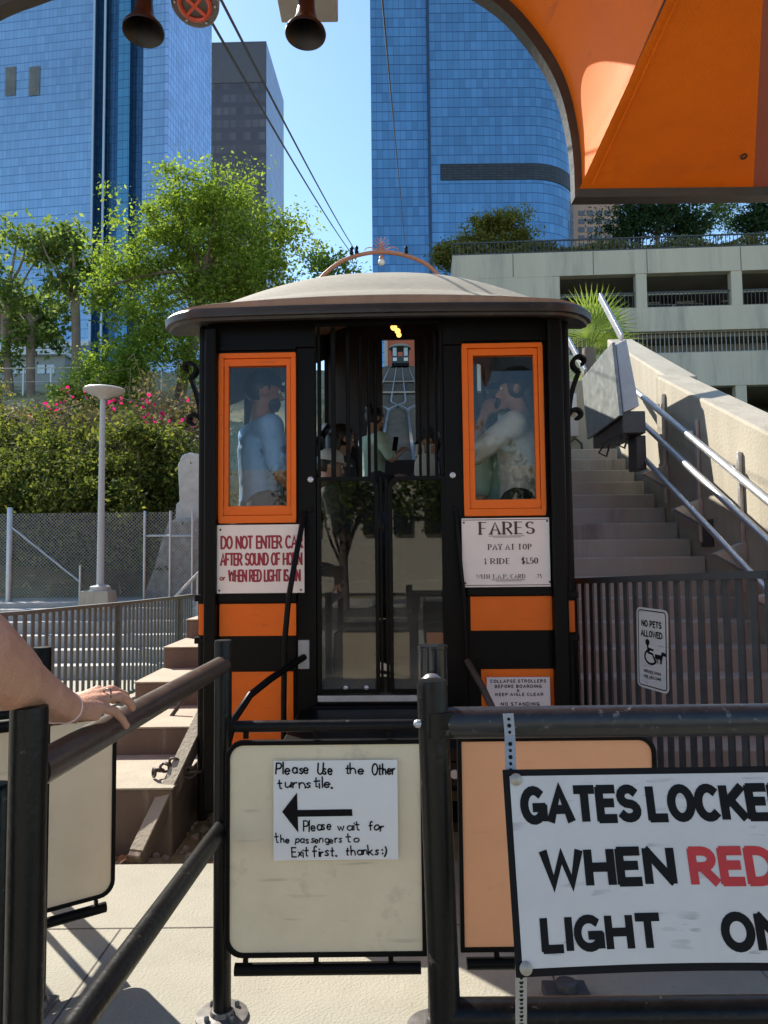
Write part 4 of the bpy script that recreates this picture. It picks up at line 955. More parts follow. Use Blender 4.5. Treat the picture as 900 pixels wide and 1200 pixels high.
# ------------------------------------------------------------------ picket fences
def picket_fence(name, pts, zb_, zt_, spacing, pw, m, label, rail=.045, post_every=0, post_w=.06, railh=.03, rm=None):
    """pts: plan polyline; zb_, zt_: functions of the running length share"""
    P_ = [Vector((x, y, 0)) for x, y in pts]; L = [0]
    for a, c in zip(P_[:-1], P_[1:]): L.append(L[-1]+(c-a).length)
    def pos(s):
        for i in range(len(P_)-1):
            if s <= L[i+1] or i == len(P_)-2: k = (s-L[i])/(L[i+1]-L[i]); return P_[i].lerp(P_[i+1], k), (P_[i+1]-P_[i]).normalized()
    t = thing(name, (P_[0].x, P_[0].y, 0), label, 'fence'); T_ = L[-1]
    b = MB(); n = int(T_/spacing)
    for i in range(n+1):
        s = min(T_, i*spacing+.02); p, d = pos(s); u = s/T_; nrm = Vector((-d.y, d.x, 0))*.006; a = d*pw/2
        z0, z1 = zb_(u), zt_(u)-railh
        b.hexa([p-a-nrm+Vector((0,0,z0)), p+a-nrm+Vector((0,0,z0)), p+a+nrm+Vector((0,0,z0)), p-a+nrm+Vector((0,0,z0)), p-a-nrm+Vector((0,0,z1)), p+a-nrm+Vector((0,0,z1)), p+a+nrm+Vector((0,0,z1)), p-a+nrm+Vector((0,0,z1))])
    b.build('pickets', m, t)
    k = 24
    for nm, fz in (('top_rail', lambda u: zt_(u)-railh/2), ('bottom_rail', lambda u: zb_(u)+.03)):
        b = MB()
        for i in range(k):
            p, _ = pos(T_*i/k); q, _ = pos(T_*(i+1)/k); b.bar((p.x, p.y, fz(i/k)), (q.x, q.y, fz((i+1)/k)), rail, railh)
        b.build(nm, rm or m, t)
    if post_every:
        for i in range(int(T_/post_every)+1):
            p, d = pos(min(T_, i*post_every)); u = min(1, i*post_every/T_); b = MB(); b.box((p.x-post_w/2, p.y-post_w/2, zb_(u)-.06), (p.x+post_w/2, p.y+post_w/2, zt_(u)-railh)); b.build('post', m, t)
    return t, pos
RF0, RF1 = (1.16, 4.75), (1.70, 3.13)
rfence, rpos = picket_fence('picket_fence', [RF0, RF1, (2.4, 2.6)], lambda u: .06, lambda u: at(675, 678, 4.75).z+(at(900, 667, 3.2).z-at(675, 678, 4.75).z)*min(1, u*1.5), .083, .036, FENCED, 'dark picket fence at the foot of the hillside steps, right of the car', rail=.05, post_every=1.7, railh=.035)
picket_fence('picket_fence', [(-4.2, 4.9), (-3.55, 5.7), (-3.15, 6.6), (-2.85, 8.2), (-2.72, 9.4), (-2.68, 10.4)], lambda u: .03, lambda u: 1.10-.06*u, .098, .04, FENCEG, 'long grey picket fence curving in front of the sunlit plaza steps', rail=.045, post_every=1.75, railh=.035)
picket_fence('picket_fence', [(-1.76, 2.3), (-1.76, 3.72)], lambda u: .05, lambda u: 1.05, .20, .035, FENCED, 'short dark fence at the platform edge behind the far left turnstile', rail=.10, post_every=1.4)
# no pets sign on the right fence: built in the plane of the fence
fd = (Vector((*RF1, 0))-Vector((*RF0, 0))).normalized(); fnn = Vector((fd.y, -fd.x, 0))
if fnn.dot(Vector((0, 0, 0))-Vector((1.5, 4, 0))) < 0: fnn = -fnn
sdist = None
o_ = Vector((RF0[0], RF0[1], 0))+fnn*.012
def fst(px, py):
    d = ray(px, py); o = Vector((0, 0, CAM_H)); lam = (o_-o).dot(fnn)/d.dot(fnn); q = o+d*lam-o_; return q.dot(fd), q.z
c00 = fst(749, 806); c11 = fst(781, 714); c10 = fst(787, 812); c01 = fst(746, 712)
s0, s1 = (c00[0]+c01[0])/2, (c11[0]+c10[0])/2; z0, z1 = (c00[1]+c10[1])/2, (c11[1]+c01[1])/2
ctr = o_+fd*(s0+s1)/2; ctr.z = (z0+z1)/2; TL = R(-1.5)
def fz(s, t, h):
    a_, b_ = s-(s0+s1)/2, t-(z0+z1)/2; return ctr+fd*(a_*math.cos(TL)-b_*math.sin(TL))+Vector((0, 0, a_*math.sin(TL)+b_*math.cos(TL)))+fnn*(h+.002)
np_ = thing('pets_sign', ctr, 'white no pets sign with a wheelchair and dog symbol hung on the dark picket fence', 'sign')
W_, H_ = s1-s0, z1-z0; sc_, zc_ = (s0+s1)/2, (z0+z1)/2
def rr(w, h, r, lo, hi): q = MB(); o = rounded(w, h, r); return q.prism([fz(sc_+x, zc_+y, lo) for x, y in o], fnn*(hi-lo))
rr(W_, H_, .03, 0, .003).build('plate', SIGNW, np_)
rr(W_-.022, H_-.022, .022, .0034, .0036).build('black_border', INK, np_)
rr(W_-.036, H_-.034, .015, .0039, .0041).build('white_field', SIGNW, np_)
def nb(x0, y0, x1, y1): return (s0+W_*x0, z1-H_*y1, s0+W_*x1, z1-H_*y0)
b = MB(); text(b, 'NO PETS', nb(.17, .15, .82, .235), fz, .2, gap=.24, h=.005); text(b, 'ALLOWED', nb(.14, .275, .84, .36), fz, .2, gap=.2, h=.005)
text(b, 'SERVICE DOGS', nb(.22, .765, .78, .80), fz, .2, gap=.3, h=.005); text(b, 'ARE WELCOME', nb(.22, .83, .78, .865), fz, .2, gap=.3, h=.005); b.build('lettering', INK, np_)
b = MB(); w8 = .012; N_ = lambda x, y: (s0+W_*x, z1-H_*y)
for pts in ([N_(.36, .45), N_(.38, .55), N_(.52, .56), N_(.60, .64)], arc(*N_(.46, .60), W_*.19, H_*.085, 100, 330, 14), [N_(.38, .50), N_(.54, .51)]): ribbon(b, pts, lambda d: w8, fz, .005)
ribbon(b, [N_(.62, .58), N_(.80, .58)], lambda d: .024, fz, .0052); ribbon(b, [N_(.80, .58), N_(.84, .53), N_(.92, .54)], lambda d: .017, fz, .0054)
for x in (.64, .69, .77, .81): ribbon(b, [N_(x, .59), N_(x-.01, .655)], lambda d: .007, fz, .0056)
b.add([fz(s0+W_*.36+.018*math.cos(i*.6), z1-H_*.425+.018*math.sin(i*.6), .005) for i in range(10)], [tuple(range(10))]); b.build('symbol', INK, np_)

# ------------------------------------------------------------------ hillside stairs: side wall, rails, folded lift
sw = thing('stair_wall', (2.88, 7, 0), 'sunlit cream concrete wall climbing along the hillside steps on the right', 'wall')
XW = 2.88; XO = 3.22
wt = [(4.0, 1.55), (5.5, 2.30), (7.72, 3.36), (7.72, 3.36)]
def wz(y): return 1.52+.492*(y-3.9)
b = MB(); pts = [(3.2, 1.25), (4.0, wz(4.0)), (7.75, wz(7.75)), (7.75, 2.0), (3.2, -.1)]
b.prism([(XW, y, z) for y, z in ((3.2, -.1), (3.2, wz(3.6)), (7.75, wz(7.75)), (7.75, .4))], (XO-XW, 0, 0))
b.prism([(XW+.12, y, z) for y, z in ((7.75, .4), (7.75, wz(7.75)-.02), (9.75, wz(9.75)), (9.75, 1.0))], (XO-XW, 0, 0))
b.build('wall_body', WALLC, sw, bevel=.02)
b = MB()
for y in (5.2, 6.6):
    z = wz(y)-1.15; b.box((XW-.012, y-.12, z-.12), (XW-.004, y+.12, z+.12))
b.build('recess_plate', FENCED, sw)
b = MB(); cr = at(676, 490, 10.3); b.box((cr.x-.6, 10.2, .5), (cr.x+.45, 10.5, at(676, 447, 10.3).z)); 
uw = thing('landing_wall', (cr.x, 10.3, 1), 'cream landing wall with meter boxes at the head of the steps', 'wall'); b.build('wall_body', WALLC, uw, bevel=.02)
for (px0, py0, px1, py1, m) in ((664, 462, 674, 484, STEEL), (664, 490, 676, 512, LAMPW)):
    p, q = at(px0, py1, 10.15), at(px1, py0, 10.15); b = MB(); b.box((p.x, 10.08, p.z), (q.x, 10.195, q.z)); b.build('meter_box', m, uw, bevel=.005)
b = MB(); p = at(672, 530, 10.1); b.tube([(p.x-.05, 10.12, p.z-.1), (p.x-.05, 10.12, p.z+.12), (p.x+.03, 10.12, p.z+.2), (p.x+.12, 10.12, p.z+.12), (p.x+.14, 10.12, p.z-.1)], .018, n=8); b.build('conduit', FENCED, uw, smooth=True)
hr = thing('stair_handrail', (2.75, 6, 0), 'three sloping galvanised pipe rails fixed along the cream stair wall', 'handrail')
XR = 2.74
def railline(px0, py0, px1, py1, X):
    def q(px, py):
        d = ray(px, py); return Vector((0, 0, CAM_H))+d*(X/d.x)
    return q(px0, py0), q(px1, py1)
for (a_, X, r_) in (((741, 455, 900, 587), 2.76, .030), ((752, 495, 900, 634), 2.72, .030), ((738, 519, 900, 693), 2.60, .026)):
    p, q = railline(*a_, X); d = (q-p); q2 = p+d*1.18; b = MB(); b.tube([p-d*.03, q2], r_, n=18); b.build('rail', STEEL, hr, smooth=True)
p, q = railline(741, 455, 900, 587, 2.76); p3, q3 = railline(752, 495, 900, 634, 2.72)
for k in (.22, .5, .78, 1.0):
    u = p.lerp(q, k); b = MB(); b.box((XW-.034, u.y-.02, u.z-1.0), (XW-.004, u.y+.02, u.z+.12)); b.build('bracket', STEEL, hr, bevel=.003)
    b = MB(); b.tube([u, (u.x+.06, u.y, u.z)], .02, n=8); b.build('bracket', STEEL, hr)
    l = Vector((0, 0, 0)); b = MB(); b.prism([(2.62, u.y-.05, u.z-.70), (XW-.006, u.y-.05, u.z-.85), (XW-.006, u.y-.05, u.z-.60)], (0, .10, 0)); b.build('gusset', STEEL, hr)
# stair lift, folded up
def onX(px, py, X): d = ray(px, py); return Vector((0, 0, CAM_H))+d*(X/d.x)
lf_ = thing('stair_lift', (2.4, 7.9, 2), 'folded wheelchair lift platform hanging on the rails beside the steps', 'wheelchair lift')
X1 = 2.28
A = [onX(682, 443, X1), onX(717, 401, X1), onX(726, 487, X1), onX(688, 515, X1)]
PLATE = mat('scuffed_plate', (.24, .255, .245), .42, metal=.15, nscale=10, namt=.3, bump=.06, bscale=50, col2=(.40, .41, .38), c2scale=9, c2lo=.55, c2hi=.7)
b = MB(); b.prism(A, (.035, 0, 0)); b.build('platform_plate', PLATE, lf_, bevel=.006)
b = MB(); B_ = [A[1]+Vector((.04, -.002, -.02)), A[2]+Vector((.04, -.002, .03)), A[2]+Vector((.19, -.02, .09)), A[1]+Vector((.14, -.02, .03))]; b.prism(B_, (0, .9, 0)); b.build('side_housing', mat('pale_metal', (.5,.5,.48), .45, metal=.1, nscale=6, namt=.12), lf_, bevel=.01)
b = MB(); b.box((X1+.05, A[2].y+.08, A[2].z-.16), (X1+.28, A[3].y-.05, A[2].z+.06)); b.box((X1+.22, A[2].y+.2, A[2].z-.5), (X1+.32, A[2].y+.45, A[2].z-.16)); b.build('drive_unit', FENCED, lf_, bevel=.01)
b = MB(); 
for y in (A[2].y+.25, A[3].y-.3): b.tube([(X1+.1, y, A[2].z-.15), (X1+.04, y, A[2].z-.24), (X1+.12, y, A[2].z-.28), (X1+.16, y, A[2].z-.16)], .012, n=8)
b.build('hook', FENCED, lf_)
def arm(p0, p1, X, w=.075):
    u, v = onX(*p0, X), onX(*p1, X); m = MB(); m.bar(u, v, .03, w, (0, 1, 0)); m.build('folding_arm', STEEL, lf_, bevel=.004)
arm((703, 347), (729, 396), 2.40); arm((666, 398), (686, 436), 2.34)

# ------------------------------------------------------------------ left: stepped kerb, strut, chain, chain-link, lamp, stone
ck_ = thing('stepped_kerb', (-1.5, 4.1, 0), 'row of brown concrete blocks stepping up beside the left of the car', 'kerb')
for i in range(9):
    y0 = 4.08+.70*i; z1 = .285+.17*i
    b = MB(); b.box((-1.83, y0, -.12), (-1.155, y0+.72 if i < 8 else y0+1.6, z1-.012)); o = b.build('block', BROWNC, ck_, bevel=.012)
    b = MB(); b.box((-1.835, y0-.006, z1-.012), (-1.15, y0+.69 if i < 8 else y0+1.6, z1)); b.build('block_top', CURBTOP, o, bevel=.004)
a, c = at(163, 998, 3.9), at(232, 855, 4.32); sb_ = thing('steel_strut', (a.x, 3.9, 0), 'slanting brown steel strut between the platform edge and the car', 'strut')
b = MB(); b.bar((a.x, 3.86, a.z-.03), (c.x+.02, 4.62, c.z+.12), .07, .085); b.build('beam', BROWNC, sb_, bevel=.004)
b = MB(); b.bar((a.x, 3.86, a.z+.022), (c.x+.02, 4.62, c.z+.172), .074, .012); b.build('top_flange', CURBTOP, sb_)  # pale colour paints in the sunlit upper face of the beam
ch = thing('chain', at(190, 905, 4.2), 'rusty dark chain looped over the slanting strut', 'chain')
b = MB(); p = at(199, 898, 4.25)
for i in range(5):
    c = p+Vector((-.028*i+.03, -.005*i, -.012*i+.02)); q = [c+Euler((R(90*(i % 2)), R(25), R(30*i))).to_matrix()@Vector((.034*math.cos(t), 0, .022*math.sin(t))) for t in np.linspace(0, 2*math.pi, 15)]
    b.tube(q, .008, n=6)
c = at(222, 905, 4.24)
for i in range(2):
    q = [c+Vector((.03*i, 0, 0))+Euler((R(70*i), 0, R(20))).to_matrix()@Vector((.036*math.cos(t), 0, .03*math.sin(t))) for t in np.linspace(0, 2*math.pi, 15)]; b.tube(q, .008, n=6)
b.build('links', mat('rust_dark', (.05, .03, .022), .6, nscale=20, namt=.4), ch, smooth=True)
b = MB(); p = at(198, 838, 5.1); sp2 = thing('rail_peg', p, 'small dark peg bolted on a stepped kerb block', 'peg'); b.tube([p+Vector((0,0,-.03)), p+Vector((.09, .05, .10))], .014, n=8); b.build('rod', BROWNPIPE, sp2); 
b = MB(); b.lathe([(.03, 0), (.03, .02)], p+Vector((0,0,-.04)), n=10); b.build('base', BROWNPIPE, sp2)

# chain-link fence on the plaza landing
cl = thing('chain_link_fence', (-4.5, 12.0, .9), 'galvanised chain-link fence with diagonal brace in front of the dark bushes', 'fence')
YF = 12.0; zb0, zt0 = at(110, 706, YF).z-.05, at(110, 601, YF).z
xa_, xb_ = -7.2, -2.85
b = MB(); s_ = .056; hgt = zt0-zb0
def clipdiag(x0, sl):
    # diagonal from (x0,zb0) rising to zt0; sl = +1/-1
    xe = x0+sl*hgt; p, q = Vector((x0, YF, zb0)), Vector((xe, YF, zt0))
    lo, hi = 0, 1
    dx = xe-x0
    for bound, sign in ((xa_, 1), (xb_, -1)):
        f0, f1 = sign*(p.x-bound), sign*(q.x-bound)
        if f0 < 0 and f1 < 0: return None
        if f0 < 0: lo = max(lo, f0/(f0-f1))
        if f1 < 0: hi = min(hi, f0/(f0-f1))
    return (p.lerp(q, lo), p.lerp(q, hi)) if hi > lo else None
n = int((xb_-xa_+hgt*2)/s_)
for i in range(n):
    for sl in (1, -1):
        r_ = clipdiag((xa_-hgt+i*s_) if sl > 0 else (xa_+i*s_), sl)
        if r_: b.bar(r_[0]+Vector((0, .003*sl, 0)), r_[1]+Vector((0, .003*sl, 0)), .0038, .0038)
b.build('wire_mesh', mat('mesh_wire', (.42, .425, .41), .6, metal=.0), cl)
for px in (12, 170, 140, 200, 226):
    p = at(px, 650, YF); z1 = zt0+(.10 if px == 12 else .02); r_ = .045 if px == 12 else .022
    if px == 140: continue
    b = MB(); b.lathe([(r_, 0), (r_, z1-zb0+.12-.02), (r_*.8, z1-zb0+.12)], (p.x, YF-.03, zb0-.12), n=12); b.build('post', STEEL, cl, smooth=True)
p, q = at(15, 618, YF), at(95, 682, YF); b = MB(); b.tube([(p.x, YF-.04, p.z), (q.x, YF-.04, q.z)], .016, n=8); b.build('brace', STEEL, cl, smooth=True)
p = at(95, 682, YF); b = MB(); b.lathe([(.02, 0), (.02, .62)], (p.x, YF-.04, p.z-.35), n=8); b.build('post', STEEL, cl, smooth=True)
p, q = at(172, 628, YF), at(228, 628, YF); b = MB(); b.tube([(p.x, YF-.03, p.z), (q.x, YF-.03, q.z)], .018, n=8); b.build('rail', STEEL, cl, smooth=True)
p, q = at(205, 700, 11.0), at(232, 672, 11.0); b = MB(); t = thing('sloping_handrail', p, 'pale sloping pipe handrail beside the car at the top of the plaza steps', 'handrail')
b.tube([p+Vector((-.05, 0, -.05)), p, q, q+Vector((.5, .3, .5))], .024, n=10); b.build('pipe', LAMPW, t, smooth=True)
b = MB(); b.lathe([(.02, -.75), (.02, 0)], q, n=8); b.build('post', LAMPW, t)

lpz = thing('lamp_post', at(115, 705, 11.3), 'slender white lamp post with a saucer head above the chain-link fence', 'lamp post')
p = at(115, 700, 11.3); LXp, LYp = p.x, 11.3; zbL = .78
b = MB(); z1 = at(115, 692, 11.3).z; b.hexa([(LXp-.24, LYp-.2, zbL), (LXp+.24, LYp-.2, zbL), (LXp+.24, LYp+.2, zbL), (LXp-.24, LYp+.2, zbL), (LXp-.21, LYp-.18, z1), (LXp+.21, LYp-.18, z1), (LXp+.21, LYp+.18, z1), (LXp-.21, LYp+.18, z1)]); b.build('base_block', WALLC, lpz, bevel=.02)
zt1 = at(120, 468, 11.3).z; b = MB(); b.lathe([(.15, z1), (.15, z1+.06), (.065, z1+.09), (.055, z1+.12), (.040, zt1-.1), (.038, zt1), (.06, zt1+.005), (.06, zt1+.05)], (LXp+.03, LYp, 0), n=20); b.build('pole', LAMPW, lpz, smooth=True)
b = MB(); b.lathe([(.05, zt1+.0), (.12, zt1+.04), (.24, zt1+.085), (.305, zt1+.13), (.31, zt1+.15), (.29, zt1+.165), (.001, zt1+.185)], (LXp+.05, LYp, 0), n=36, cap=False); b.build('saucer_head', LAMPW, lpz, smooth=True)

b = MB(); t = thing('stone_pillar', at(216, 640, 12.9), 'weathered white concrete stub pillar at the edge of the bushes beside the car', 'pillar')
p0 = at(216, 610, 12.9)
for i in range(9):
    pass
prof = [(205, 610), (206, 590), (210, 588), (208, 545), (213, 533), (222, 530), (236, 532), (240, 610)]
b.prism([at(px, py, 12.7) for px, py in prof], (0, .5, 0)); b.build('upper_stone', mat('pale_rough', (.50,.48,.44), .9, nscale=5, namt=.25, bump=.8, bscale=18), t, bevel=.03)
b = MB(); b.prism([at(px, py, 12.6) for px, py in ((165, 705), (180, 665), (188, 635), (196, 612), (204, 608), (236, 606), (240, 705))], (0, .7, 0)); b.build('rubble_base', mat('rubble', (.30,.28,.24), .95, nscale=9, namt=.5, bump=1.2, bscale=12), t, bevel=.05)
# ------------------------------------------------------------------ track up the hill
HD = .024
def tx(y): return HD*(y-DC)
def tz(y): return .292*(y-DC)-.02
SLEEP = mat('sleeper', (.15, .125, .10), .9, nscale=3, namt=.3)
RAILM = mat('rail_steel', (.34, .31, .28), .4, metal=.5, nscale=5, namt=.3)
DECK = mat('track_deck', (.03, .026, .022), .9, nscale=1.2, namt=.4)
trk = thing('funicular_track', (0, DC+8, 0), 'railway track with a passing loop climbing the hill behind the car', 'track')
b = MB(); ya, yb = DC+.6, 97
b.hexa([(tx(ya)-1.1, ya, tz(ya)-.45), (tx(ya)+1.1, ya, tz(ya)-.45), (tx(30)+1.1, 30, tz(30)-.45), (tx(30)-1.1, 30, tz(30)-.45), (tx(ya)-1.1, ya, tz(ya)-.15), (tx(ya)+1.1, ya, tz(ya)-.15), (tx(30)+1.1, 30, tz(30)-.15), (tx(30)-1.1, 30, tz(30)-.15)])
b.hexa([(tx(30)-2.3, 30, tz(30)-.45), (tx(30)+2.3, 30, tz(30)-.45), (tx(yb)+2.3, yb, tz(yb)-.45), (tx(yb)-2.3, yb, tz(yb)-.45), (tx(30)-2.3, 30, tz(30)-.151), (tx(30)+2.3, 30, tz(30)-.151), (tx(yb)+2.3, yb, tz(yb)-.151), (tx(yb)-2.3, yb, tz(yb)-.151)])
b.build('deck', DECK, trk)
b = MB()
for i in range(150):
    y = DC+.9+i*.62; w = .75 if y < 31 else 1.9
    b.bar((tx(y)-w, y, tz(y)-.09), (tx(y)+w, y, tz(y)-.09), .22, .12)
b.build('sleepers', SLEEP, trk)
def railpath(offs, name='rail'):
    m = MB(); pts = []
    y = DC+.7
    while y <= 96: pts.append((tx(y)+offs(y), y, tz(y)+.02)); y += 1.0
    for p, q in zip(pts[:-1], pts[1:]): m.bar(p, q, .075, .13)
    m.build(name, RAILM, trk)
def sm(a, b_, x): t = min(1, max(0, (x-a)/(b_-a))); return t*t*(3-2*t)
def lo(y): return .75*sm(30, 35, y)
railpath(lambda y: -.40-lo(y)); railpath(lambda y: -.40+lo(y)-(0 if y < 32 else .0)); railpath(lambda y: .40-lo(y)+.0); railpath(lambda y: .40+lo(y))
for y in (41, 53):
    b = MB(); b.bar((tx(y)-2.2, y, tz(y)+.0), (tx(y)+2.2, y, tz(y)), .9, .10); b.build('cross_beam', mat('pale_beam', (.42, .36, .28), .9), trk)
b = MB()
for y in range(16, 95, 6):
    z0 = gz(-1.5, y) if False else gz(0, y)-.3
    for sx in (-1, 1): b.box((tx(y)+sx*.95-.12, y-.12, min(z0, tz(y)-1)), (tx(y)+sx*.95+.12, y+.12, tz(y)-.45))
b.build('trestle_legs', GREYP, trk)

ycar = 88.0; u0 = Vector((tx(ycar)+.15, ycar, tz(ycar)+.1))
uc = thing('funicular_car', u0, 'second dark funicular car standing far up the track, seen through the near car', 'funicular car')
b = MB(); b.box((u0.x-1.05, ycar, u0.z+.15), (u0.x+1.05, ycar+5, u0.z+.5)); b.build('underframe', BLACK, uc)
b = MB(); b.box((u0.x-1.02, ycar+.05, u0.z+.5), (u0.x+1.02, ycar+5, u0.z+1.35)); b.build('body', mat('dark_green_black', (.03,.035,.035), .5), uc)
for x in (-1.0, -.36, .36, 1.0):
    b = MB(); b.box((u0.x+x-.06, ycar+.05, u0.z+1.35), (u0.x+x+.06, ycar+.2, u0.z+2.5)); b.build('pillar', BLACK, uc)
for x0 in (-.9, .42):
    b = MB(); b.box((u0.x+x0, ycar+.1, u0.z+1.4), (u0.x+x0+.48, ycar+.14, u0.z+2.4)); b.build('window', mat('far_pane', (.45,.5,.52), .2), uc)
    b = MB(); b.box((u0.x+x0, ycar+.0, u0.z+.75), (u0.x+x0+.48, ycar+.045, u0.z+1.15)); b.build('sign', SIGNC, uc)
b = MB(); b.lathe([(1.35, 2.5), (1.38, 2.6), (1.1, 2.85), (.4, 3.0), (.001, 3.05)], (u0.x, ycar+1.0, u0.z), n=24); b.build('roof', CANVAS, uc, smooth=True)
us = thing('upper_station', (tx(95)+1, 95.5, tz(95)), 'orange red upper station house at the head of the track', 'station')
zs = tz(95)-.3
b = MB(); b.box((tx(95)-1.6, 96.2, zs), (tx(95)+8, 103, zs+6.2)); b.build('wall', mat('far_orange', (.50,.11,.04), .6, nscale=.6, namt=.2), us)
b = MB()
for x in (-1.7, 2.9): b.box((tx(95)+x-.22, 95.6, zs-1), (tx(95)+x+.22, 96.1, zs+6))
b.build('column', mat('far_pale', (.45,.38,.33), .7), us)
b = MB(); b.box((tx(95)-2.2, 95.2, zs+6.2), (tx(95)+8.5, 103.5, zs+6.7)); b.build('roof', BLACK, us)

# ornamental hoop over the track, with cables running down to it from the station arch
YH = 16.0; hp = thing('hoop_arch', (tx(YH), YH, tz(YH)-.5), 'copper coloured ornamental hoop arch spanning the track behind the roof of the car', 'arch')
pk = [(340,480),(346,400),(358,350),(368,335),(379,322),(396,308),(415,300),(434,296),(448,295),(466,297),(485,302),(501,310),(513,321),(524,335),(534,352),(546,400),(552,480)]
pts = [at(px, py, YH) for px, py in pk]; pts[0].z = pts[-1].z = tz(YH)-.4
b = MB(); b.tube(chaikin(pts, 2), .045, n=10); b.build('hoop', RUSTC, hp, smooth=True)
f0 = at(447, 296, YH); b = MB()
for i in range(9):       # scroll finial
    a = R(180*i/8); r_ = .13; b.tube([f0+Vector((0, 0, .05)), f0+Vector((r_*math.cos(a)*.7, 0, .05+.18*math.sin(a)+.03)), f0+Vector((r_*1.6*math.cos(a), 0, .10+.26*math.sin(a)))], .009, n=6)
for sx in (-1, 1): b.tube([f0+Vector((sx*(.1+.12*math.cos(t)+.15), 0, .05+.07*math.sin(t))) for t in np.linspace(0, 5.5, 14)], .010, n=6)
b.tube([f0, f0+Vector((0, 0, .34))], .014, n=6); b.build('finial', RUSTC, hp, smooth=True)
b = MB(); b.lathe([(.012, 0), (.05, -.06), (.06, -.10), (.03, -.15)], f0+Vector((0,0,-.04)), n=12); o = b.build('lantern_cap', RUSTC, hp, smooth=True)
b = MB(); b.ball(f0+Vector((0, 0, -.22)), .075, n=14, m=10); b.build('globe', mat('milk_glass', (.75,.68,.6), .3), o, smooth=True)
for px, py in ((412, 299), (418, 298), (476, 298)):
    q = at(px, py, YH); b = MB(); b.lathe([(.035, 0), (.05, .05), (.03, .10), (.045, .15), (.01, .2)], q, n=10); b.build('insulator', BLACK, hp, smooth=True)
CABM = mat('cable_black', (.015, .015, .016), .6)
for (n0, n1, lab, gp) in (((232, -2), (412, 297), 'lower of two black cables running from the station arch to the copper hoop', 'overhead cables'), ((254, -10), (418, 296), 'upper of two black cables running from the station arch to the copper hoop', 'overhead cables')):
    p, q = at(n0[0], n0[1]-70, 3.02), at(*n1, YH); d = q-p; v0 = at(*n0, 3.6)
    pp_ = [v0.lerp(q, t)+Vector((0, 0, -.18*4*t*(1-t)*.4)) for t in np.linspace(-.044, 1, 20)]
    b = MB(); b.tube(pp_, .008, n=8); o = b.build('overhead_cable', CABM, None, smooth=True, label=lab, cat='cable', group=gp, origin=q)
v0 = at(446, -22, 3.01); q = at(476, 297, YH); b = MB(); b.tube([v0.lerp(q, t)+Vector((0,0,-.15*t*(1-t))) for t in np.linspace(0, 1, 16)], .0045, n=6)
b.build('thin_wire', CABM, None, smooth=True, label='single thin wire hanging in front of the right blue tower', cat='wire', origin=q)

# ------------------------------------------------------------------ towers
def tower(parent, name, foot, z0, z1, m, closed=True, off=0.0):
    b = MB(); b.uv = []; u = off; n = len(foot)
    for i in range(n if closed else n-1):
        a, c = foot[i], foot[(i+1) % n]; l = math.hypot(c[0]-a[0], c[1]-a[1])
        b.add([(*a, z0), (*c, z0), (*c, z1), (*a, z1)], [(0, 1, 2, 3)]); b.uv.append([(u, 0), (u+l, 0), (u+l, z1-z0), (u, z1-z0)]); u += l
    if closed:
        b.add([(*p, z1) for p in foot], [tuple(range(n))]); b.uv.append([(0, 0)]*n)
    return b.build(name, m, parent)
BLUE = tower_mat('blue_curtain_wall', (.28, .44, .62), (.13, .23, .38), .80, 1.64, .10, .09, var=.17)
BLUE2 = tower_mat('blue_curtain_wall_deep', (.13, .28, .46), (.05, .11, .22), 1.15, 1.93, .08, .08, var=.22)
BLUED = tower_mat('blue_recess', (.045, .12, .22), (.012, .03, .06), .6, 1.64, .22, .05, var=.2)
TEAL = tower_mat('teal_bay', (.10, .28, .42), (.03, .08, .15), 1.0, 1.64, .08, .06, var=.12)
SIDEB = tower_mat('pale_side_wall', (.36, .50, .72), (.14, .24, .42), 1.1, 1.64, .30, .10, var=.3)
BROWNT = tower_mat('brown_tower_wall', (.13, .105, .10), (.095, .078, .076), 1.9, 3.4, .38, .42, var=.6, metal=.2, rough=.3)
BROWNS = tower_mat('brown_tower_side', (.22, .24, .32), (.16, .17, .24), 1.2, 3.4, .4, .2, var=.2, metal=.3, rough=.3)
def xp(px, Y, py=300): return at(px, py, Y).x
t1 = thing('office_tower', (xp(60, 130), 132, 20), 'tall pale blue glass tower at the left with dark vertical recesses and two louvre panels', 'tower')
D = 130; X108 = xp(108, D, 250); tn = math.tan(R(8))
def fl(px):     # point on the 8 degree front face
    d = ray(px, 250); A_ = Vector((X108, D)); # X108 + s, D - s*tn
    k = d.x/d.y; s = (k*D-X108)/(1+k*tn); return (X108+s, D-s*tn)
zt_ = 150
tower(t1, 'front_wall', [(X108-70, D+70*tn), fl(108)], 20, zt_, BLUE, False)
p = [fl(x) for x in (108, 121, 135, 149, 166, 190)]
inn = lambda q, d: (q[0]+.139*d, q[1]+.99*d)
tower(t1, 'dark_recess', [p[0], inn(p[0], 1.5), inn(p[1], 1.5), p[1]], 20, zt_, BLUED, False)
tower(t1, 'dark_recess', [p[1], inn(p[1], 1.0), inn(p[2], 1.0), inn(p[2], .4)], 20, zt_, BLUED, False)
tower(t1, 'teal_bay', [inn(p[2], .4), inn(p[3], .4)], 20, zt_, TEAL, False)
tower(t1, 'dark_recess', [inn(p[3], .4), inn(p[3], 1.8), inn(p[4], 1.8), p[4]], 20, zt_, BLUED, False)
tower(t1, 'corner_bay', [p[4], p[5]], 20, zt_, BLUE, False)
cr_ = (p[5][0]+.9, p[5][1]-.13)
tower(t1, 'corner_strip', [p[5], cr_], 20, zt_, SIDEB, False)
tower(t1, 'side_wall', [cr_, (cr_[0]+.139*21, cr_[1]+.99*21), (cr_[0]-60, cr_[1]+40)], 20, zt_, SIDEB, False)
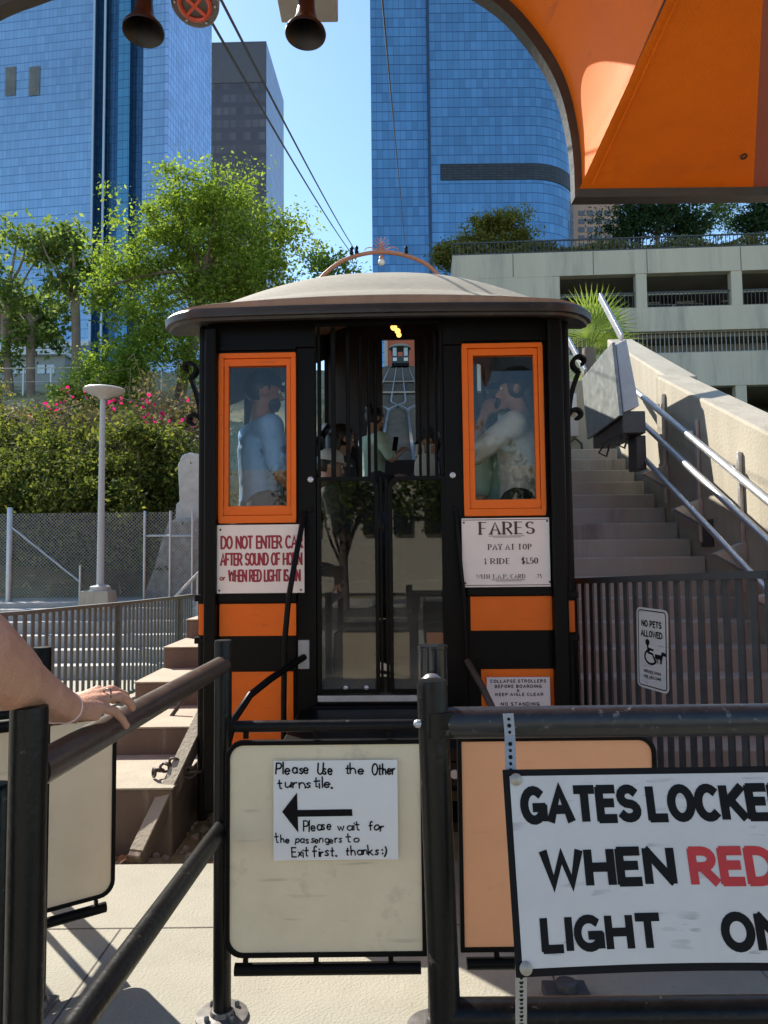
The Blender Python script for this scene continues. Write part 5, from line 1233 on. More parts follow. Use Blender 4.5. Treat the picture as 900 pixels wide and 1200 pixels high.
for q in (p[0], p[1]):
    b = MB(); b.box((q[0]-.25, q[1]-.22, 20), (q[0]+.1, q[1]+.1, zt_)); b.build('edge_mullion', mat('pale_mullion', (.40,.50,.62), .4, metal=.3), t1)
for a, c in ((3, 15.5), (31, 44)):
    q, r_ = fl(a), fl(c); z0, z1 = at(20, 113, q[1]).z, at(20, 79, q[1]).z
    b = MB(); d = Vector((r_[0]-q[0], r_[1]-q[1], 0)); n_ = 8
    for i in range(n_):
        u = Vector((*q, 0))+d*(i/n_); v = Vector((*q, 0))+d*((i+.8)/n_); b.add([u+Vector((0,-.15,z0)), v+Vector((0,-.15,z0)), v+Vector((0,-.15,z1)), u+Vector((0,-.15,z1))], [(0,1,2,3)])
    b.build('louvre_panel', mat('louvre_grey', (.17,.17,.165), .6, nscale=.4, namt=.4), t1)
b = MB(); zc = at(60, 386, 120).z; q = fl(-60); r_ = fl(108); b.hexa([(q[0], q[1]-.6, zc-5), (r_[0], r_[1]-.6, zc-5), (r_[0], r_[1], zc-5), (q[0], q[1], zc-5), (q[0], q[1]-.6, zc), (r_[0], r_[1]-.6, zc), (r_[0], r_[1], zc), (q[0], q[1], zc)]); b.build('podium_band', mat('podium_band', (.12,.16,.28), .4, nscale=.5, namt=.2), t1)
b = MB(); b.hexa([(q[0], q[1]-.8, zc), (r_[0], r_[1]-.8, zc), (r_[0], r_[1], zc), (q[0], q[1], zc), (q[0], q[1]-.8, zc+.9), (r_[0], r_[1]-.8, zc+.9), (r_[0], r_[1], zc+.9), (q[0], q[1], zc+.9)]); b.build('podium_cornice', mat('pale_band', (.55,.58,.62), .6), t1)

D2 = 185; a0, a1 = xp(244, D2), xp(312, D2, 50)
t2_ = thing('office_tower', ((a0+a1)/2, D2, 20), 'dark brown square office tower standing between the two blue towers', 'tower')
zt2 = at(280, 49, D2).z; sx_ = .046
tower(t2_, 'front_wall', [(a0-14, D2+.6), (a1, D2)], 20, zt2, BROWNT, False)
tower(t2_, 'side_wall', [(a1, D2), (a1+sx_*25, D2+25)], 20, zt2, BROWNS, False)
tower(t2_, 'rear_wall', [(a1+sx_*25, D2+25), (a0-14, D2+26), (a0-14, D2+.6)], 20, zt2, BROWNT, False)
b = MB(); b.box((a0-14, D2+.7, zt2-.5), (a1-.3, D2+24, zt2-.1)); b.build('roof', DARKIN, t2_)
b = MB(); z0 = zt2-at(0,0,1).z*0
b.hexa([(a0-14, D2+.45, zt2-11), (a1+.05, D2-.15, zt2-11), (a1+.05, D2, zt2-11), (a0-14, D2+.6, zt2-11), (a0-14, D2+.45, zt2), (a1+.05, D2-.15, zt2), (a1+.05, D2, zt2), (a0-14, D2+.6, zt2)]); b.build('top_band', mat('tower_top', (.115,.094,.09), .5, nscale=.2, namt=.1), t2_)

D3 = 140; t3 = thing('office_tower', (xp(550, D3), D3+5, 20), 'tall deep blue glass tower with a rounded corner and a dark horizontal louvre band', 'tower')
tt = math.tan(R(3))
def f3(px, extra=0, D=D3):
    d = ray(px, 200); k = d.x/d.y; Y = (D+extra)/(1+0*k); x0 = xp(503, D3)
    return (k*D, D+extra)
pL, pC = f3(435.5, 0, D3+1.2), f3(503, 0, D3+1.2)
tower(t3, 'left_bay', [(pL[0], pL[1]+30), pL, pC], 20, 150, BLUE2, False)
b = MB(); b.box((pC[0]-.15, D3-.3, 20), (pC[0]+.25, D3+1.2, 150)); b.build('edge_fin', mat('fin_dark', (.02,.04,.09), .4), t3)
pS = (pC[0]+.25, D3); xe = f3(622)[0]; Rr = 10.5; cc = (xe, D3+Rr)
foot = [pS, (xe, D3)]+[(cc[0]+Rr*math.sin(R(a)), cc[1]-Rr*math.cos(R(a))) for a in range(6, 91, 6)]+[(xe+Rr, D3+40)]
tower(t3, 'curved_wall', foot, 20, 150, BLUE2, False)
x516 = f3(516)[0]; zb1, zb2 = at(560, 211, D3).z, at(560, 192, D3).z
footb = [(x516, D3-.12), (xe, D3-.12)]+[(cc[0]+(Rr+.12)*math.sin(R(a)), cc[1]-(Rr+.12)*math.cos(R(a))) for a in range(6, 91, 6)]
tower(t3, 'louvre_band', footb, zb1, zb2, tower_mat('louvre_band', (.035,.04,.05), (.012,.014,.02), 1.2, .5, .12, .3, var=.4, metal=.2, rough=.5), False)

D4 = 150; t4 = thing('apartment_block', (xp(696, D4), D4, 20), 'distant peach apartment block with dark windows beside the curved blue tower', 'building')
b = MB(); b.box((xp(672, D4), D4, 20), (xp(730, D4), D4+20, at(690, 225, D4).z)); b.build('wall', mat('peach_wall', (.42, .27, .21), .8, nscale=.3, namt=.12), t4)
for i in range(5):
    for j in range(5):
        px = 678+i*10.2; py = 247+j*9.6; p, q = at(px, py+6.0, D4), at(px+7, py, D4); b = MB(); b.box((p.x, D4-.1, p.z), (q.x, D4+.2, q.z)); b.build('window', mat('far_window', (.10,.11,.14), .25, nscale=.2, namt=.3), t4)

# low grey house between the tree trunks on the left
D5 = 46; lb = thing('low_building', (xp(35, D5), D5, 9), 'low grey concrete building with pale square windows behind the left tree trunks', 'building')
b = MB(); p, q = at(-60, 470, D5), at(76, 417, D5); b.box((p.x, D5, p.z-2), (q.x, D5+8, q.z)); b.build('wall', mat('low_wall', (.27,.28,.28), .85, nscale=.8, namt=.12), lb)
b = MB(); b.box((p.x-.3, D5-.4, q.z), (q.x+.2, D5+8.2, q.z+.35)); b.build('roof', mat('pale_band', (.55,.58,.62), .6), lb)
for x0, x1 in ((15, 31), (44, 64), (-25, -5)):
    p, q = at(x0, 438, D5), at(x1, 427.5, D5); b = MB(); b.box((p.x, D5-.05, p.z), (q.x, D5+.1, q.z)); o = b.build('window', mat('pale_window', (.50,.58,.62), .25), lb)
    b = MB(); m_ = (p.x+q.x)/2; b.box((m_-.04, D5-.08, p.z), (m_+.04, D5-.052, q.z)); b.build('mullion', FENCED, o)

# ------------------------------------------------------------------ parking structure on the right
pkd = thing('parking_structure', (12, 38, 8), 'grey concrete parking structure with open decks, railings and a planted top edge', 'parking structure')
DP, TAN = 38.0, -.055
def pf(px, py, extra=0):      # on the slightly turned facade plane Y = DP + TAN*(X-3.5)
    d = ray(px, py); lam = (DP-TAN*3.5)/(d.y-TAN*d.x); p = Vector((0, 0, CAM_H))+d*lam; return p
Fd = Vector((1, TAN, 0)).normalized(); Fn = Vector((-TAN, 1, 0)).normalized()
XL = pf(530, 300).x; Xr = 34.0
def fpz(x, z, d=0): return Vector((x, DP+TAN*(x-3.5), z))+Fn*d
def fbx(x0, x1, z0, z1, d0, d1):
    m = MB(); m.hexa([fpz(x0, z0, d0), fpz(x1, z0, d0), fpz(x1, z0, d1), fpz(x0, z0, d1), fpz(x0, z1, d0), fpz(x1, z1, d0), fpz(x1, z1, d1), fpz(x0, z1, d1)]); return m
Z = lambda py: pf(700, py).z
zA_, zB_, zC_, zD_, zE_, zF_ = Z(294), Z(322), Z(362), Z(390), Z(455), Z(520)
fbx(XL, Xr, zB_, zA_, 0, .5).build('parapet_band', PARKC, pkd); fbx(XL, Xr, zD_, zC_, 0, .5).build('spandrel_band', PARKC, pkd)
fbx(XL, Xr, zE_, Z(416), .0, .5).build('spandrel_band', PARKC, pkd); fbx(XL, Xr, 6.5, zF_, 0, .5).build('spandrel_band', PARKC, pkd)
for z in (zB_-.02, zC_-1.0, zE_-.02): pass
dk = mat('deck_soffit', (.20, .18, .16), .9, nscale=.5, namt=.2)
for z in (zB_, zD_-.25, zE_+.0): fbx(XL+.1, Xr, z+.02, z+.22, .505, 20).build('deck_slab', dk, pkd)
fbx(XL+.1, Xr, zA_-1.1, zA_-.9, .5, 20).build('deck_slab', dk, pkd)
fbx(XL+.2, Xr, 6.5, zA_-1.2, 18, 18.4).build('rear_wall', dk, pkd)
colpx = [650, 752, 864, 976, 1090]
for px in colpx:
    x = pf(px, 340).x; w = .28
    fbx(x-w, x+w, zC_, zB_, .02, .48).build('column', PARKC, pkd, bevel=.03); fbx(x-w, x+w, zF_, zE_, .02, .48).build('column', PARKC, pkd, bevel=.03)
fbx(XL, pf(648, 340).x, zC_, zB_, .01, .5).build('solid_bay', PARKC, pkd); fbx(XL, XL+.5, 6.5, zA_, .5, 20).build('end_wall', PARKC, pkd)
for px, py in ((690, 326), (720, 326), (790, 326), (835, 326), (895, 326), (860, 459)):
    x = pf(px, py).x; fbx(x-.5, x+.5, Z(py)-.06, Z(py)+.02, 4.0, 4.2).build('light_fixture', LAMPW, pkd)
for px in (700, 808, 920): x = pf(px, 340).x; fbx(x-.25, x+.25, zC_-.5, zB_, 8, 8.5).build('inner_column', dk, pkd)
fbx(pf(655, 340).x, Xr, zB_-.38, zB_-.26, 2.2, 2.32).build('pipe', STEEL, pkd)
# joints in the bands
for px in (601, 695, 758, 868, 980):
    x = pf(px, 300).x; b = fbx(x-.025, x+.025, zB_+.02, zA_-.02, -.004, .01); b.build('joint', dk, pkd)
def railing(z0, z1, x0, x1, d, m, sp, w=.035):
    b = MB(); n = int((x1-x0)/sp)
    for i in range(n+1):
        x = x0+(x1-x0)*i/n; p, q = fpz(x, z0, d), fpz(x, z1, d); b.bar(p, q, w, .03, (1, 0, 0))
    b.build('railing_bars', m, pkd)
    b = MB(); b.bar(fpz(x0, z1, d), fpz(x1, z1, d), .07, .07); b.bar(fpz(x0, z0+.08, d), fpz(x1, z0+.08, d), .05, .05); b.build('railing_rail', m, pkd)
railing(zC_, Z(343), pf(650, 340).x, Xr, .25, FENCED, .20)
railing(Z(416), zD_-.0, XL, Xr, .30, mat('rail_light', (.36, .35, .33), .5, metal=.2), .22, .05)
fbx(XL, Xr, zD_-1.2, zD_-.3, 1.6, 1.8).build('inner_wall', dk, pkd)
railing(zF_, Z(493), pf(752, 480).x, Xr, .3, mat('rail_light', (.36,.35,.33), .5), .22, .05)
railing(zA_, Z(279), XL, Xr, .12, FENCED, .20, .03)
for px in (700, 800, 838):
    x = pf(px, 360).x; c = fpz(x, zC_+.55, 3.2); t = thing('parked_car', c, {700: 'pale parked car roof in the left parking bay above the railing', 800: 'left of two pale parked cars half hidden behind the middle bay railing', 838: 'right of two pale parked cars half hidden behind the middle bay railing'}[px], 'car', 'cars parked in the structure')
    b = MB(); b.prism([c+Vector((dx, 0, dz)) for dx, dz in ((-2.1, -.5), (2.1, -.5), (2.15, .1), (1.2, .2), (.6, .72), (-.9, .72), (-1.6, .2), (-2.15, .1))], (0, 1.7, 0)); b.build('body', mat('car_white', (.55,.56,.58), .25), t, bevel=.08)
    b = MB(); b.prism([c+Vector((dx, -.02, dz)) for dx, dz in ((1.05, .24), (.55, .66), (-.85, .66), (-1.4, .24))], (0, .03, 0)); b.build('window', DARKIN, t)

# ------------------------------------------------------------------ foliage
def quads(name, C, Nrm, S, m, parent=None, aspect=.5, **kw):
    """one leaf blade for every centre in C"""
    n = len(C); a = rng.normal(size=(n, 3)); a -= Nrm*(a*Nrm).sum(1)[:, None]; a /= np.linalg.norm(a, axis=1)[:, None]; b = np.cross(Nrm, a)
    S = S[:, None]; V = np.stack([C-a*S, C+b*S*aspect+Nrm*S*.12, C+a*S, C-b*S*aspect+Nrm*S*.12], 1).reshape(-1, 3)
    o0 = np.array(ORG[parent.name]) if parent is not None else np.array(kw.get('origin', (0, 0, 0)))
    me = bpy.data.meshes.new(name); V = V-o0; F = np.arange(4*n).reshape(-1, 4)
    me.vertices.add(4*n); me.vertices.foreach_set('co', V.ravel()); me.loops.add(4*n); me.loops.foreach_set('vertex_index', F.ravel())
    me.polygons.add(n); me.polygons.foreach_set('loop_start', np.arange(0, 4*n, 4)); me.update(calc_edges=True); me.validate()
    me.materials.append(m); o = bpy.data.objects.new(name, me); COL.objects.link(o)
    if parent is not None: o.parent = parent; ORG[o.name] = Vector(o0)
    else: o.location = o0
    return setp(o, kw.get('label'), kw.get('cat'), kw.get('group'), kw.get('kind'))
def crown_pts(blobs, nclump, perclump, cl_r, shell=.55, flat=.75):
    """clumps of leaves through a set of ellipsoids (cx,cy,cz,rx,ry,rz)"""
    wts = np.array([b[3]*b[4]*b[5] for b in blobs])**.7; wts /= wts.sum(); C = []; cs = []
    for _ in range(nclump):
        b = blobs[rng.choice(len(blobs), p=wts)]; d = rng.normal(size=3); d /= np.linalg.norm(d); r = shell+(1-shell)*rng.random()**.6 if rng.random() < .8 else rng.random()*shell
        c = np.array(b[:3])+d*r*np.array(b[3:6])*(1+.18*rng.normal()); cs.append(c); k = max(3, int(perclump*(.5+rng.random()))); rr = cl_r*(.5+rng.random())
        C.append(c+rng.normal(size=(k, 3))*np.array([rr, rr, rr*flat])*.55)
    return np.concatenate(C), cs
def limbs(mb, base, top, r0, targets, n=7):
    base, top = Vector(base), Vector(top); ax = top-base
    mid = base+ax*.5+Vector((random.gauss(0, .12), random.gauss(0, .1), 0))*ax.length*.15
    mb.tube(chaikin([base-Vector((0, 0, .3)), base+Vector((0,0,.1)), mid, top], 1), r0, n=10, rs=None)
    for c in targets:
        c = Vector(c); k = random.uniform(.35, .95); s = base.lerp(mid, k*2) if k < .5 else mid.lerp(top, k*2-1)
        m_ = s.lerp(c, .5)+Vector((random.gauss(0, .15), random.gauss(0, .15), random.uniform(.0, .35)))
        pth = chaikin([s, m_, c], 1); L = len(pth); mb.tube(pth, .05, n=6, rs=[max(.012, r0*.45*(1-i/(L-.3))) for i in range(L)])
def tree(name, label, base, top, r0, blobs, nclump, per, cl_r, ls, m, group=None, ntarg=14, bark=None, **kw):
    t = thing(name, base, label, 'tree', group); C, cs = crown_pts(blobs, nclump, per, cl_r, **kw)
    random.shuffle(cs); b = MB(); limbs(b, base, top, r0, cs[:ntarg]); b.build('trunk', bark or BARK, t, smooth=True)
    Nr = rng.normal(size=C.shape)+np.array([0, 0, .9]); Nr /= np.linalg.norm(Nr, axis=1)[:, None]
    quads('crown', C, Nr, ls*(.6+.8*rng.random(len(C))), m, t); return t
L_LIGHT = leafmat('leaf_bright', (.09, .145, .022), (.17, .24, .04), (.28, .34, .07), .48)
L_MID = leafmat('leaf_mid', (.07, .115, .028), (.14, .195, .05), (.24, .29, .085), .45)
L_DARK = leafmat('leaf_dark', (.018, .038, .016), (.03, .06, .022), (.055, .09, .03), .25)
L_BUSH = leafmat('leaf_bush', (.035, .05, .012), (.09, .115, .025), (.21, .22, .05), .4)
L_OLIVE = leafmat('leaf_olive', (.08, .085, .02), (.16, .16, .035), (.26, .24, .06), .4)
def B(px, py, Y, rx, ry, rz): p = at(px, py, Y); return (p.x, p.y, p.z, rx, ry, rz)
# the big bright tree behind the car
Yt_ = 24
bs = at(150, 462, 26)
tree('leafy_tree', 'big bright yellow green tree with a wide airy crown left of the car roof', (bs.x+2.0, Yt_+1, gz(bs.x, Yt_+1)-.1), at(245, 300, Yt_), .20,
     [B(240, 235, Yt_, 1.6, 1.5, .9), B(205, 275, Yt_, 2.0, 1.8, 1.1), B(275, 268, Yt_, 1.8, 1.7, 1.0), B(325, 285, Yt_, 1.1, 1.2, .7), B(160, 320, Yt_, 1.6, 1.6, 1.0), B(235, 335, Yt_, 2.2, 1.8, 1.1), B(130, 355, Yt_, .9, 1.2, .6), B(300, 325, Yt_, 1.4, 1.3, .8), B(180, 385, Yt_-.5, 1.3, 1.4, 1.0), B(215, 420, Yt_-1, 1.2, 1.2, .8), B(345, 272, Yt_, .55, .6, .3), B(150, 425, Yt_-1, 1.0, 1.2, .7)], 520, 88, .46, .066, L_LIGHT, ntarg=26)
Yl = 27
for (px, py, tp, lab, bl) in (
    (12, 455, (10, 330), 'slim tree with dark green bunches and a straight trunk at the far left edge', [B(-20, 300, Yl, 1.1, 1.2, .9), B(12, 350, Yl, 1.0, 1.1, .7), B(30, 395, Yl, .9, 1.0, .6), B(0, 415, Yl, .7, .9, .6), B(28, 285, Yl, .8, .9, .5)]),
    (88, 452, (86, 320), 'slim tree with a bare upright trunk between the left edge and the bright tree', [B(72, 285, Yl, .95, 1.0, .55), B(95, 300, Yl, .8, .9, .6), B(85, 335, Yl, .8, .9, .5), B(55, 300, Yl, .6, .7, .4), B(70, 365, Yl, .45, .6, .3)]),
    (36, 452, (36, 370), 'thin dark young tree between the two straight trunks at the left', [B(40, 365, Yl+2, 1.0, .9, .8), B(58, 390, Yl+2, .7, .8, .6), B(20, 385, Yl+2, .6, .7, .5)])):
    p = at(px, py, Yl); tree('slim_tree', lab, (p.x, p.y, min(p.z, gz(p.x, p.y)+.1)), at(*tp, Yl), .16, bl, 95, 34, .42, .11, L_MID, 'slim trees at the left', ntarg=12, bark=mat('pale_bark', (.22,.17,.14), .9, nscale=5, namt=.3, bump=.6, bscale=15))
p = at(372, 315, 30); tree('leafy_tree', 'small sparse tree peeking out left of the copper hoop', (p.x-.5, 30, gz(-3, 30)), at(385, 330, 30), .1, [B(385, 312, 30, .9, .8, .55), B(412, 320, 30, .5, .6, .35), B(368, 300, 30, .5, .5, .3)], 60, 24, .4, .09, L_LIGHT, ntarg=8)
p = at(568, 320, 42); tree('round_tree', 'rounded olive green tree on the planter left of the parking structure', (p.x, 42, 13), at(568, 290, 42), .2, [B(560, 290, 42, 1.6, 1.5, .9), B(590, 265, 42, 1.4, 1.4, .7), B(540, 300, 42, 1.3, 1.2, .8), B(610, 278, 42, .9, .9, .5), B(575, 262, 42, 1.0, 1.0, .5), B(522, 300, 42, .6, .7, .7), B(550, 302, 42, 1.2, 1.2, .6), B(585, 292, 42, 1.3, 1.2, .7)], 420, 56, .42, .085, L_OLIVE, ntarg=10)
# dark trees on the parking roof
for (px, Y, lab, bl, m, nc, per) in (
    (770, 50, 'dark broad pine on the parking roof below the orange canopy', [B(735, 258, 50, 1.9, 1.8, 1.4), B(775, 250, 50, 2.2, 1.8, 1.6), B(800, 262, 50, 1.6, 1.5, 1.1)], L_DARK, 330, 44),
    (815, 54, 'thin feathery tree on the parking roof right of the dark pine', [B(820, 268, 54, 1.8, 1.5, .9), B(850, 255, 54, 1.5, 1.3, 1.0), B(835, 240, 54, 1.6, 1.3, .7)], L_MID, 120, 26),
    (885, 50, 'dark tree on the parking roof at the right edge', [B(890, 255, 50, 1.6, 1.4, 1.3), B(910, 240, 50, 1.8, 1.4, 1.5)], L_DARK, 190, 40)):
    p = at(px, 285, Y); tree('roof_tree', lab, (p.x, Y, p.z-.6), at(px, 262, Y), .16, bl, nc, per, .5, .11, m, 'trees on the parking roof', ntarg=14)
# hedge along the top of the parapet
C = []; 
for _ in range(12000):
    x = XL+.4+(Xr-XL-.4)*rng.random()**1.3; C.append(tuple(fpz(x, zA_+.02+.85*rng.random()*(.7+.3*math.sin(x*1.7)), .25+.7*rng.random())))
C = np.array(C); Nr = rng.normal(size=C.shape)+np.array([0, -.2, .8]); Nr /= np.linalg.norm(Nr, axis=1)[:, None]
quads('planter_hedge', C, Nr, .10*(.6+.8*rng.random(len(C))), leafmat('leaf_hedge', (.10, .11, .03), (.20, .20, .07), (.34, .30, .13), .35), None, label='low straggly green hedge along the parapet of the parking structure', cat='hedge', origin=tuple(fpz(XL, zA_, .5)))
# shrubs on the bank
shr = [(-10, 535, 15.0, 2.0, 1.0, 'dense dark green shrub at the far left of the bank'), (62, 552, 14.6, 1.6, .95, 'rounded green shrub on the bank behind the chain-link fence, left of the lamp post'), (128, 558, 14.4, 1.5, .95, 'broad sunlit shrub on the bank right behind the lamp post'), (178, 562, 14.2, 1.2, .9, 'dark shrub on the bank between the lamp post and the stone pillar'), (90, 522, 17.5, 2.3, .6, 'high shrub crest on the bank above the lamp post'), (-22, 490, 18.5, 1.3, .8, 'pale green shrub crest at the left, under the slim trees'), (130, 440, 22.5, 1.3, .9, 'bright yellow green bush between the slim tree and the big tree')]
for k, (px, py, Y, rx, rz, lab) in enumerate(shr):
    c = at(px, py, Y); z0 = gz(c.x, Y); t = thing('shrub', (c.x, Y, z0-.05), lab, 'shrub', 'shrubs on the bank')
    bl = [(c.x+random.gauss(0, rx*.55), Y+random.gauss(0, .6), c.z+random.gauss(0, rz*.5), rx*random.uniform(.22, .55), random.uniform(.5, 1.0), rz*random.uniform(.3, .7)) for _ in range(11)]
    bl += [(c.x+dx*rx, Y-.3, (z0+c.z)/2-.1, rx*.55, .8, max(.5, (c.z-z0)*.6)) for dx in (-.6, 0, .6)]+[(c.x+dx*rx, Y-1.0, z0+.15, rx*.5, .5, .45) for dx in (-.7, 0, .7)]
    C, cs = crown_pts(bl, 270, 74, .27, shell=.7); C[:, 2] = np.maximum(C[:, 2], z0+.02); Nr = rng.normal(size=C.shape)+np.array([0, -.3, .8]); Nr /= np.linalg.norm(Nr, axis=1)[:, None]
    quads('foliage', C, Nr, .046*(.6+.9*rng.random(len(C))), L_LIGHT if k == 6 else (L_OLIVE if k == 5 else L_BUSH), t)
    b = MB()
    for q in cs[:8]: b.tube([(c.x+random.gauss(0, .2), Y, z0-.1), (Vector(q)+Vector((c.x, Y, z0)))/2, q], .02, n=5)
    b.build('stems', BARK, t)
# bougainvillea, dry twiggy, with pink bracts
PINK = leafmat('bract_pink', (.55, .02, .14), (.68, .035, .19), (.78, .09, .22), .35); TWIG = mat('twig', (.22, .16, .11), .9, nscale=8, namt=.3)
for (px, py, Y, rx, rz, fl_, lab) in ((190, 497, 15.5, 1.15, .95, [(180, 490), (176, 512), (186, 489), (205, 503), (222, 492), (172, 470), (168, 478), (228, 470)], 'dry twiggy bougainvillea with pink flowers beside the left edge of the car'), (95, 488, 16.5, 1.7, .4, [(76, 463), (135, 470), (134, 474), (68, 476), (50, 487), (104, 465), (34, 484), (53, 478)], 'low bougainvillea with scattered pink flowers on the dry bank top behind the lamp head')):
    c = at(px, py, Y); z0 = gz(c.x, Y); t = thing('bougainvillea', (c.x, Y, z0-.05), lab, 'flowering shrub', 'bougainvillea on the bank')
    b = MB()
    for _ in range(150):
        p = Vector((c.x+random.gauss(0, rx*.4), Y+random.gauss(0, .4), z0)); q = Vector((c.x+random.gauss(0, rx*.6), Y+random.gauss(-.2, .5), c.z+random.gauss(0, rz*.6))); mm = p.lerp(q, .6)+Vector((random.gauss(0, .2), 0, .25)); b.tube([p, mm, q, q+Vector((random.gauss(0, .3), -.1, -.15))], .007, n=4)
    b.build('stems', TWIG, t)
    C, cs = crown_pts([(c.x, Y, c.z-rz*.3, rx, .7, rz)], 110 if rx < 1.5 else 50, 30, .35, shell=.5); C[:, 2] = np.maximum(C[:, 2], z0); Nr = rng.normal(size=C.shape); Nr /= np.linalg.norm(Nr, axis=1)[:, None]
    quads('foliage', C, Nr, .05*(.6+.9*rng.random(len(C))), leafmat('leaf_dry', (.06, .05, .02), (.12, .11, .04), (.22, .17, .08), .3), t)
    C = np.concatenate([np.array(at(*q, Y-.75))+rng.normal(size=(rng.integers(3, 13), 3))*np.array([.10, .10, .07]) for q in fl_]); Nr = rng.normal(size=C.shape); Nr /= np.linalg.norm(Nr, axis=1)[:, None]
    quads('flowers', C, Nr, .045*(.7+.6*rng.random(len(C))), PINK, t, aspect=.8)
# dry grass tufts on the bank
C = []
for _ in range(5000):
    x = rng.uniform(-16, -3.0); y = rng.uniform(13.2, 30); C.append((x, y, gz(x, y)+.08))
C = np.array(C); Nr = rng.normal(size=C.shape); Nr[:, 2] *= .2; Nr /= np.linalg.norm(Nr, axis=1)[:, None]
quads('dry_grass', C, Nr, .13*(.5+rng.random(len(C))), leafmat('grass_dry', (.16, .15, .05), (.30, .25, .11), (.42, .35, .18), .3), None, aspect=.15, kind='stuff', label='dry pale grass on the bank below the trees')
# hill fence
t = thing('bank_fence', (-9, 27.5, 7.4), 'low wire fence on top of the bank below the slim trees', 'fence'); b = MB(); hz = [(x, 26.5, gz(x, 26.5)+1.15) for x in np.linspace(-16, -7, 10)]
b.tube(hz, .02, n=6); b.tube([(x, y, z-.5) for x, y, z in hz], .012, n=6); b.build('rail', STEEL, t)
for x, y, z in hz: b = MB(); b.box((x-.025, y-.025, z-1.3), (x+.025, y+.025, z)); b.build('post', STEEL, t)
# fan palm right of the car roof
Yp = 12.4; pc = at(690, 415, Yp); pm_ = thing('fan_palm', (pc.x, Yp, gz(pc.x, Yp)), 'fan palm with spiky fronds rising behind the right end of the car roof', 'palm')
b = MB(); b.lathe([(.16, gz(pc.x, Yp)-pc.z-.1), (.13, -.2), (.10, .1)], pc, n=14); b.build('trunk', BARK, pm_, smooth=True)
L_PALM = leafmat('leaf_palm', (.10, .16, .03), (.18, .25, .05), (.30, .36, .09), .4)
for (px, py, ang, r_) in ((690, 345, 100, .62), (708, 385, 40, .80), (716, 362, 62, .62), (704, 425, -20, .75), (684, 380, 130, .7), (712, 440, -55, .7), (700, 400, 85, .8), (722, 402, 10, .62), (690, 435, 200, .7), (706, 350, 0, .6)):
    h = at(px, py, Yp+random.uniform(-.35, .35)); hub = pc.lerp(h, .55); bl = MB(); n = 26; tilt = Vector((0, random.uniform(-.9, -.3), random.uniform(.2, .6))).normalized()
    dv = (h-pc).normalized(); sd_ = dv.cross(tilt).normalized()
    for i in range(n):
        a = R(-105+210*i/(n-1)); d = dv*math.cos(a)+sd_*math.sin(a); w = d.cross(tilt).normalized()*.016; tip = hub+d*r_*1.2*(.85+.15*math.cos(a))+Vector((0, 0, -.10*abs(math.sin(a)))); mdl = hub+d*r_*.5
        bl.add([hub, mdl-w+tilt*.006, tip, mdl+w+tilt*.006], [(0, 1, 2, 3)])
    bl.keepn = True; fr = bl.build('frond', L_PALM, pm_)
    b = MB(); b.tube([pc, pc.lerp(hub, .5)+Vector((0, 0, .04)), hub], .012, n=6); b.build('stalk', L_PALM, fr)

# ------------------------------------------------------------------ across the street behind the viewer (seen in the car's glass)
mb_ = thing('market_building', (0, -24, 0), 'pale concrete building with open galleries across the street, mirrored in the car windows', 'building')
b = MB(); b.box((-30, -26, 0), (30, -24.5, 5.6)); b.build('wall', mat('market_wall', (.66,.60,.50), .85, nscale=.4, namt=.1), mb_)
for r_ in range(1):
    for i in range(14):
        x = -9.2+i*1.37; b = MB(); b.box((x, -24.52, 2.6+r_*4), (x+.8, -24.35, 3.9+r_*4)); b.build('window', mat('dark_pane', (.03,.035,.04), .15), mb_)
for px, nm in ((-2.2, 'street tree across the road, left, mirrored in the car doors'), (1.6, 'street tree across the road, right, mirrored in the car doors')):
    tree('street_tree', nm, (px, -15.0, 0), (px, -15.0, 3.2), .14, [(px, -15, 4.2, 1.8, 1.6, 1.3), (px+.8, -15, 3.4, 1.2, 1.2, .9), (px-.9, -15, 3.6, 1.3, 1.2, .9)], 150, 30, .5, .12, L_MID, 'street trees across the road', ntarg=10)
# ------------------------------------------------------------------ people
SKIN = mat('skin_tan', (.42, .225, .145), .5, nscale=30, namt=.08, bump=.06, bscale=160); SKIN2 = mat('skin_brown', (.30, .15, .09), .5, nscale=30, namt=.08)
HAIRM = mat('dark_hair', (.012, .009, .008), .45, nscale=40, namt=.3); EYEW = mat('eye_white', (.7, .68, .65), .3); EYED = mat('eye_dark', (.02, .012, .01), .2); LIP = mat('lip', (.35, .13, .11), .5)
def fingers(mb, w, f, pn, side, sc=1.0, curl=.5):
    """palm and five fingers at wrist w pointing along f, palm normal pn; side +1 right hand"""
    f = Vector(f).normalized(); pn = Vector(pn); pn = (pn-f*pn.dot(f)).normalized(); th = f.cross(pn).normalized()*side   # towards the thumb
    w = Vector(w)
    for k, (o, L, r) in enumerate(((.030, .068, .0088), (.010, .076, .0092), (-.010, .070, .0088), (-.029, .055, .0078))):
        kn = w+(f*.088+th*o-f*abs(o-.01)*.25)*sc; mb.caps(w+th*o*.6*sc, kn, .014*sc, .0115*sc, n=8)
        d = f.copy(); p = kn
        for j, s in enumerate((.45, .32, .23)):
            a = curl*(.5+.45*j); d = (f*math.cos(a)+pn*math.sin(a)); q = p+d*L*s*sc; mb.caps(p, q, r*sc*(1-.08*j), r*sc*(1-.08*(j+1)), n=8); p = q
    p = w+(f*.022+th*.022)*sc; q = p+(f*.03+th*.030+pn*.012)*sc; e = q+(f*.032+th*.010+pn*.012)*sc; g = e+(f*.024+th*.002+pn*.010)*sc
    mb.caps(p, q, .0135*sc, .0115*sc, n=8); mb.caps(q, e, .0115*sc, .0098*sc, n=8); mb.caps(e, g, .0098*sc, .008*sc, n=8)
